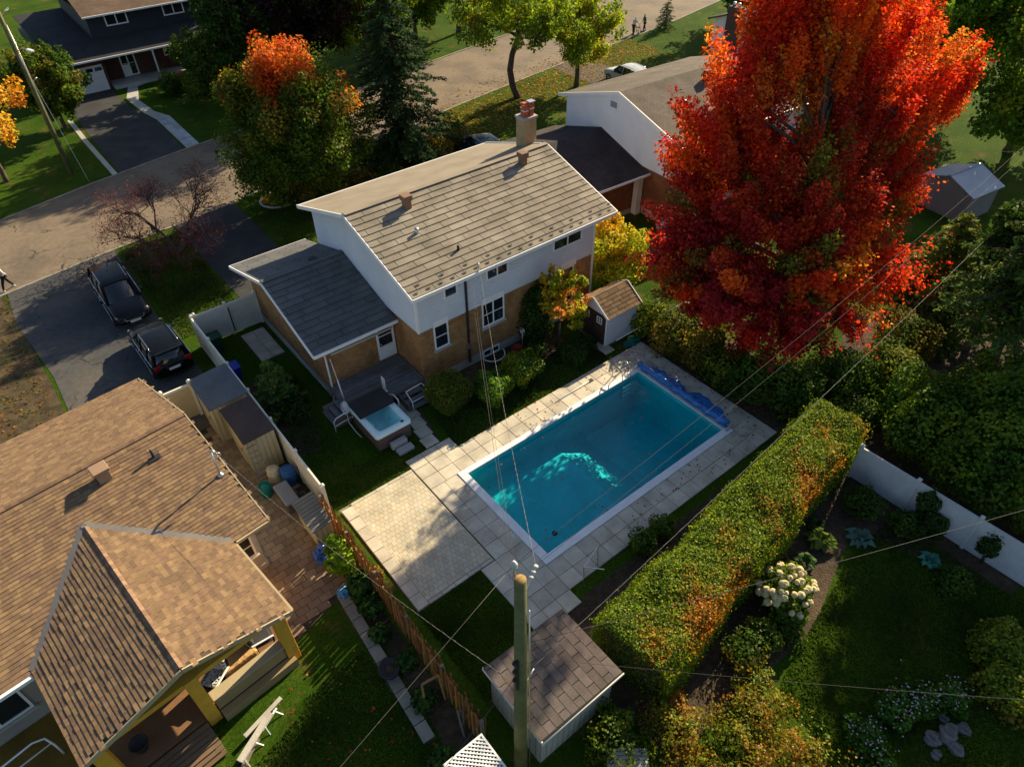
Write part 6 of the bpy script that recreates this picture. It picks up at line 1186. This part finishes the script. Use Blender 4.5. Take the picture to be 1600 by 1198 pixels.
# ================================================================== people
def skin(name, verts, edges, radii, m, parent, root=0, sub=1):
    me = bpy.data.meshes.new(name); me.from_pydata(verts, edges, []); o = bpy.data.objects.new(name, me); COL.objects.link(o); o.parent = parent; me.materials.append(m)
    sk = o.modifiers.new('skin','SKIN'); sk.use_smooth_shade = True
    if not me.skin_vertices: 
        bm = bmesh.new(); bm.from_mesh(me); bm.verts.layers.skin.verify(); bm.to_mesh(me); bm.free()
    for i, r in enumerate(radii): me.skin_vertices[0].data[i].radius = (r, r)
    me.skin_vertices[0].data[root].use_root = True
    o.modifiers.new('sub','SUBSURF').levels = sub; o.modifiers['sub'].render_levels = sub; return o
SKIN = mat('skin',(.45,.28,.2),.6,.05,bump=0)
def person(label, loc, rz, top, legs, hair, lean=0., stride=.18, arms=((.3,.1),(.3,.1)), H=1.7, shoes=None):
    t = thing('person', label, 'person', loc, rz); s = H/1.7; L_ = math.sin(lean); C_ = math.cos(lean)
    def up(h, y=0, f=0): return (f*C_+(h-.92)*L_, y, .92+(h-.92)*C_-f*L_)     # torso leaned forward about the hips (+x forward)
    hip = (0,0,.92); ch = up(1.25); nk = up(1.47); hd = up(1.56,0,.02); tp = up(1.66,0,.02)
    V = [hip, ch, nk, hd, tp]; E_ = [(0,1),(1,2),(2,3),(3,4)]; Rd = [.13,.15,.055,.085,.075]
    leg = []; arm = []
    for i, sy in enumerate((-1,1)):
        f = stride*(1 if i else -1); n = len(V); lv = [(0,.09*sy,.86),(f*.55+.03,.1*sy,.48),(f,.1*sy,.08),(f+.15,.1*sy,.04)]; V += lv; E_ += [(0,n),(n,n+1),(n+1,n+2),(n+2,n+3)]; Rd += [.09,.06,.045,.04]; leg.append(lv)
        fx, fz = arms[i]; sh = Vector(up(1.40,.19*sy)); el = sh+Vector((fx*.5,.05*sy,-.27)); ha = el+Vector((fx,-.02*sy,-.22+fz)); n = len(V); fg = ha+Vector((.06,0,-.06)); av = [tuple(sh),tuple(el),tuple(ha),tuple(fg)]; V += av; E_ += [(1,n),(n,n+1),(n+1,n+2),(n+2,n+3)]; Rd += [.06,.045,.034,.028]; arm.append(av)
        for k in range(4): q = ha+Vector((.07+.012*(k%2),(k-1.5)*.018,-.075)); V.append(tuple(q)); E_.append((n+3,len(V)-1)); Rd.append(.009)
        V.append(tuple(ha+Vector((.05,-.04*sy,-.02)))); E_.append((n+2,len(V)-1)); Rd.append(.01)
    sc = lambda P: [tuple(c*s for c in p) for p in P]
    skin('body', sc(V), E_, [r*s for r in Rd], SKIN, t)
    SV = [hip, ch, up(1.43)]; SE = [(0,1),(1,2)]; SR = [.15,.172,.09]
    for av in arm: n = len(SV); SV += [av[0], av[1], tuple(Vector(av[1]).lerp(Vector(av[2]),.8))]; SE += [(1,n),(n,n+1),(n+1,n+2)]; SR += [.078,.06,.048]
    skin('shirt', sc(SV), SE, [r*s for r in SR], top, t)
    TV = [(0,0,.95)]; TE = []; TR = [.15]
    for lv in leg: n = len(TV); TV += [lv[0], lv[1], (lv[2][0],lv[2][1],lv[2][2]+.03)]; TE += [(0,n),(n,n+1),(n+1,n+2)]; TR += [.108,.076,.06]
    skin('trousers', sc(TV), TE, [r*s for r in TR], legs, t)
    for lv in leg: MB().box((lv[2][0]-.06)*s,(lv[2][0]+.2)*s,(lv[2][1]-.05)*s,(lv[2][1]+.05)*s,0,.09*s).build('shoe',shoes or DARK,t,world=False,bevel=.03)
    hc = Vector(up(1.615,0,-.005))*s; bm = bmesh.new(); bmesh.ops.create_icosphere(bm,subdivisions=2,radius=.108*s)
    for v in bm.verts:
        v.co.z *= .95
        if v.co.x > .05*s: v.co.x *= .7
    me = bpy.data.meshes.new('hair'); bm.to_mesh(me); bm.free(); me.materials.append(hair); o = bpy.data.objects.new('hair',me); COL.objects.link(o); o.parent = t; o.location = hc
    return t
WHT = mat('white_cloth',(.6,.6,.6),.9,.08); BLKC = mat('black_cloth',(.015,.015,.017),.9,.1)
person('person in white top and dark trousers bending over a walking frame on the road',(47.7,32.6,.01),10,WHT,BLKC,mat('white_hair',(.6,.6,.58),.8),.5,.12,((.45,.1),(.45,.1)),1.65)
person('person in a green top and dark trousers walking along the road edge',(49.3,32.5,.01),150,mat('green_cloth',(.01,.12,.07),.9,.1),BLKC,mat('grey_hair',(.4,.4,.4),.8),.12,.14,((.1,.0),(.12,.0)),1.72)
person('person in white top and black trousers walking on the kerb past the driveway',(-13.5,21.7,.01),190,WHT,BLKC,mat('brown_hair',(.06,.04,.03),.8),.05,.3,((.2,.05),(-.15,.05)),1.7,WHT)
wf = thing('walking_frame','dark red wheeled walking frame pushed by the bending person','walking frame',(48.5,32.7,.01),10)
for sy in (-.25,.25):
    MB().tube([(-.25,sy,.05),(-.05,sy,.75),(-.3,sy,.88)],.02,6).tube([(.25,sy,.05),(-.02,sy,.65)],.02,6).build('frame',mat('maroon_metal',(.15,.02,.03),.4),wf,world=False)
    for x in (-.25,.25): MB().tube([(x,sy-.02,.1),(x,sy+.02,.1)],.1,12).build('wheel',TYRE,wf,world=False)
MB().box(-.18,.12,-.24,.24,.5,.54).build('seat',BLKC,wf,world=False)
# ================================================================== utility poles and wires
PW_ = mat('mossy_pole',(.15,.145,.06),.9,.2,scale=3,fine=30,col2=(.10,.115,.045),bump=.6,bscale=30); PORC = mat('porcelain',(.5,.5,.5),.3,.05)
def pole(loc, H_, label, r0=.2, r1=.125):
    t = thing('utility_pole',label,'utility pole',loc); b_ = lambda mb,n,m,par=None: mb.build(n,m,par or t,world=False)
    b_(MB().tube([(0,0,0),(0,0,H_*.5),(0,0,H_)],[r0,(r0+r1)/2,r1],18),'shaft',PW_); b_(MB().lathe([(r1*.98,0),(r1*.95,.012),(0,.015)],18,(0,0,H_)),'end_grain',mat('end_grain',(.3,.19,.07),.9,.2))
    b_(MB().tube([(0,.06,H_-.35),(-.03,.16,H_+.1),(-.03,.16,H_+.3)],.022,6),'pin_bracket',STEEL); b_(MB().lathe([(.035,0),(.07,.05),(.05,.09),(.08,.13),(.05,.19),(.03,.24)],12,(-.03,.16,H_+.22)),'insulator',PORC)
    b_(MB().tube([(.1,0,H_-.7),(.35,.12,H_-.55),(.62,.25,H_-.45)],.025,6),'side_bracket',STEEL)
    for k in range(3): b_(MB().lathe([(.03,0),(.06,.03),(.03,.06)],10,(.4+.1*k,.15+.045*k,H_-.52+.04*k)),'insulator',PORC)
    for k,z in enumerate((H_-3.2,H_-3.6,H_-4.0)): b_(MB().lathe([(.045,0),(.06,.05),(.045,.1)],10,(-r0*.9-.02,-.03,z)),'spool',DARK)
    b_(MB().bar((-.16,-.08,H_-4.4),(-.16,-.08,H_-3.0),.06,.05),'rack',DARK); b_(MB().tube([(r0*.8,-.1,H_-1.2),(r0*.95,-.12,H_*.5),(r0+.02,-.14,.1)],.02,6),'ground_wire',STEEL); b_(MB().tube([(.12,0,H_-4.7),(.5,.1,H_-4.5)],.02,6),'cable_arm',STEEL)
    return t
P1 = Vector((-7.02,-15.6,0)); P2 = Vector((26.5,-13.3,0)); P3 = Vector((-44,-24,0))
pole(P1,10,'mossy green wooden utility pole standing beside the flat-roofed shed'); pole(P2,11.3,'wooden utility pole rising from the cedars beyond the red maple',.17,.12)
WIRE = mat('bare_wire',(.17,.16,.145),.5,.15); CABLE = mat('black_cable',(.05,.05,.05),.6,.1)
def wire(label, p, q, sag, r, m=WIRE, n=26, bead=0):
    p, q = Vector(p), Vector(q); pts = [p.lerp(q,k/n)-Vector((0,0,4*sag*(k/n)*(1-k/n))) for k in range(n+1)]; mb = MB(); mb.tube([tuple(x) for x in pts],r,5)
    if bead:
        L_ = (q-p).length; m2 = int(L_/bead)
        sp = [p.lerp(q,k/(m2*6))-Vector((0,0,4*sag*(k/(m2*6))*(1-k/(m2*6))))+Vector((math.cos(k*1.05)*r*1.9,math.sin(k*1.05)*r*1.2,math.sin(k*1.05)*r*1.9)) for k in range(m2*6+1)]
        mb.tube([tuple(x) for x in sp],r*.8,4)
    return tag(mb.build('overhead_wire',m),label,'wire','overhead wires')
M_ = LM @ Vector((-.1,-3.05,4.62))
wire('twisted service wire from the mossy pole to the rear house eave',P1+Vector((.62,.25,9.55)),(2.88,-.7,5.95),.55,.0042,WIRE,30,.5); wire('thin black cable from the mossy pole to the house downspout',P1+Vector((-.03,.16,9.6)),(2.5,-.55,5.35),.35,.005,CABLE)
wire('second thin cable from the mossy pole to the house downspout',P1+Vector((.1,.1,9.0)),(2.62,-.55,5.3),.7,.0045,CABLE)
wire('twisted service wire from the mossy pole to the bungalow roof mast',P1+Vector((-.2,-.05,5.9)),M_,.45,.0045,WIRE,30,.4)
wire('high wire running between the two utility poles',P1+Vector((-.03,.16,10.35)),P2+Vector((-.03,.16,11.6)),.5,.0035,CABLE); wire('thick cable strung lowest between the two utility poles',P1+Vector((.5,.1,5.6)),P2+Vector((.5,.1,7.3)),.35,.006,WIRE,30,.7); wire('middle wire strung between the two utility poles',P1+Vector((.62,.25,9.6)),P2+Vector((.62,.25,10.9)),.6,.0035,CABLE)
wire('high wire leaving the mossy pole over the bungalow lawn',P1+Vector((-.03,.16,10.35)),P3+Vector((0,0,10)),.6,.003); wire('black cable leaving the mossy pole low over the bungalow lawn',P1+Vector((-.2,-.05,6.2)),P3+Vector((0,0,6.5)),.5,.007,CABLE); P4 = Vector((-7.0,35.3,0)); pole(P4,11,'pale wooden utility pole by the navy house driveway across the road',.17,.12)
wire('stay wire from the roadside pole to the lawn edge',P4+Vector((0,0,8.5)),(-6.4,32.75,.02),.0,.012,STEEL)
sl4 = thing('street_lamp','white cobra-head street lamp on the roadside pole','lamp',P4+Vector((0,0,8.2))); MB().tube([(-7.0,35.2,8.2),(-6.7,34.3,8.6),(-6.5,33.6,8.65)],.035,8).build('arm',STEEL,sl4); MB().obox((-6.42,33.3,8.62),(.3,-.95,0),(.95,.3,0),(0,0,1),.3,.12,.07).build('lamp_head',WHITE,sl4,bevel=.05)
pole(P3,10.2,'wooden utility pole standing beyond the bungalow lawn')
wire('grey wire from the mossy pole across the golden shrubs',P1+Vector((.2,0,6.6)),(9,-31,7.5),.4,.004,CABLE); wire('black service cable from the mossy pole over the hedge garden',P1+Vector((.3,.1,7.0)),(22,-27,6.5),.5,.007,CABLE)
wire('wire from the second pole to the white gabled house',P2+Vector((0,0,8.5)),(24,2.8,5.2),.4,.006) ; wire('wire from the second pole out along the far yards',P2+Vector((0,.1,10.6)),(75,-6,10.5),.8,.008); wire('lower wire from the second pole out along the far yards',P2+Vector((0,.1,6.6)),(75,-6,7),.8,.009)
# ================================================================== small things in the gardens
def frame_thing(name,label,cat,segs,r,m,loc):
    t = thing(name,label,cat,loc)
    for a,b in segs: MB().bar(a,b,r,r).build('bar',m,t)
    return t
RAW = mat('raw_timber',(0,0,0))
frame_thing('plant_frame','bare timber plant frame in the vegetable bed by the kerb stones','plant frame',[((-8.2,-12.4,0),(-8.05,-12.1,1.0)),((-7.55,-12.5,0),(-7.5,-12.2,1.05)),((-8.05,-12.1,1.0),(-7.5,-12.2,1.05))],.06,RAW,(-7.9,-12.3,0))
frame_thing('plant_frame','weathered grey plant frame standing next to the picket fence end','plant frame',[((-7.75,-13.8,0),(-7.7,-13.5,1.15)),((-7.55,-13.5,0),(-7.5,-13.5,1.0)),((-7.7,-13.5,1.15),(-7.5,-13.5,1.0))],.05,WOODG,(-7.6,-13.6,0))
frame_thing('clothes_frame','thin grey metal clothes frame on the slabs before the hedge','clothes frame',[((-1.45,-12.35,0),(-1.42,-12.2,1.05)),((-1.42,-12.2,1.05),(-.45,-11.9,1.05)),((-.45,-12.0,0.06),(-.45,-11.9,1.05)),((-1.42,-12.2,1.05),(-.9,-12.7,1.0))],.025,STEEL,(-1,-12.2,0))
pp = thing('pool_pole','long pale pole lying along the slabs beside the pool','pole',(5.2,-4.6,.07)); MB().tube([(4.0,-4.62,.085),(6.2,-4.52,.085)],.02,6).build('shaft',TRIM,pp); MB().box(6.2,6.42,-4.6,-4.44,.065,.1).build('brush',DARK,pp)
kd = [(10.0,-3.4,.0),(10.6,-3.3,1.7)]
frame_thing('washing_line','slack white washing line and post beside the small white shed','washing line',[((12.4,-4.6,0),(12.4,-4.6,1.9)),((12.4,-4.6,1.85),(9.2,-3.3,.25)),((12.4,-4.6,1.85),(15.2,-7.5,1.5))],.03,WHITE,(12.4,-4.6,0))
rp = thing('red_pot','dark red glazed pot against the rear brick wall','pot',(4.9,-.75,0)); MB().lathe([(.2,0),(.3,.25),(.33,.42),(.29,.42),(.26,.3),(0,.3)],14).build('body',mat('red_glaze',(.2,.03,.015),.5,.15),rp,world=False)
bp = thing('black_pot','round black pot of soil standing at the kerb stones','pot',(-8.45,-10.7,0)); MB().lathe([(.25,0),(.33,.3),(.36,.36),(.31,.36),(.29,.3),(0,.28)],16).build('body',DARK,bp,world=False); MB().lathe([(.28,.29),(0,.3)],14).build('soil',SOIL,bp,world=False)
bird = thing('metal_garden_ornament','thin metal garden ornament standing by the rear brick wall','ornament',(5.1,-.9,0)); MB().tube([(0,0,0),(0,0,1.5)],.02,6).build('stake',STEEL,bird,world=False); MB().ring((0,0,1.42),.18,.02,'x',14,5).ring((0,0,1.42),.1,.02,'x',12,5).build('ring',STEEL,bird,world=False)
def heap(name,label,cat,c,r,m,seed):
    bm = bmesh.new(); bmesh.ops.create_icosphere(bm,subdivisions=4,radius=1); rr0 = random.Random(seed); ph_ = [rr0.uniform(0,6) for _ in range(6)]
    for v in bm.verts:
        p = v.co; f = 1+.13*math.sin(p.x*7+ph_[0])+.12*math.sin(p.y*8+ph_[1])+.1*math.sin(p.z*11+p.x*6+ph_[2])+.06*math.sin(p.x*19+p.y*17+ph_[3]); v.co = Vector((p.x*f*r[0],p.y*f*r[1],max(p.z*f*r[2],-.4*r[2])))
    me = bpy.data.meshes.new(name); bm.to_mesh(me); bm.free(); me.materials.append(m); o = bpy.data.objects.new(name,me); COL.objects.link(o); o.location = (c[0],c[1],.4*r[2]+c[2]); return tag(o,label,cat)
TARP = mat('blue_tarp',(.02,.1,.42),.3,.25,scale=6,spec=.6,bump=.8,bscale=12,bdist=.05)
heap('blue_tarp_bundle','crumpled bright blue tarp bundle beside the ribbed storage locker','tarp',(-8.0,-5.4,.01),(.35,.42,.35),TARP,3); heap('blue_bag','small pale blue bag lying at the corner of the kerb stones','bag',(-8.25,-7.2,.06),(.2,.22,.16),mat('pale_blue_plastic',(.1,.35,.6),.4,.2),5)
heap('dark_rubbish_bag','dark bag slumped on the ground behind the deck box','bag',(-7.5,-2.6,.03),(.25,.35,.3),DARK,9); heap('green_hose_heap','dark green coil heap beside the small white shed','heap',(9.9,-3.75,.01),(.5,.25,.2),mat('teal_cloth',(.01,.1,.08),.6,.3),12)
lc = thing('lawn_table','white garden table beside the red brick house wall','table',(18.3,1.1,0),20)
MB().box(-.45,.45,-.7,.7,.68,.72).build('top',WHITE,lc,world=False,bevel=.02)
for x in (-.38,.38):
    for y in (-.62,.62): MB().box(x-.025,x+.025,y-.025,y+.025,0,.68).build('leg',WHITE,lc,world=False)
heap('green_ground_sheet','crumpled green sheet covering a heap next to the white garden table','sheet',(16.9,1.6,.01),(1.0,.7,.5),mat('green_tarp',(.03,.12,.09),.6,.25),21)
bn = thing('slatted_bench','weathered pale slatted bench among the golden shrubs','bench',(-4.5,-17.4,0),-40)
for k in range(5): MB().box(-.6,.6,-.25+k*.11,-.16+k*.11,.4,.43).build('slat',mat('pale_wood',(.38,.38,.33),.8,.15),bn,world=False)
for x in (-.5,.5):
    for y in (-.2,.2): MB().box(x-.03,x+.03,y-.03,y+.03,0,.4).build('leg',WOODG,bn,world=False)
frame_thing('swing_stand','small yellow metal stand lying on the far sunlit lawn','stand',[((41,-3.6,.03),(42.4,-3.2,.5)),((41,-3.6,.03),(42.2,-4.4,.4))],.05,mat('yellow_metal',(.5,.35,.1),.5),(41,-3.6,0))
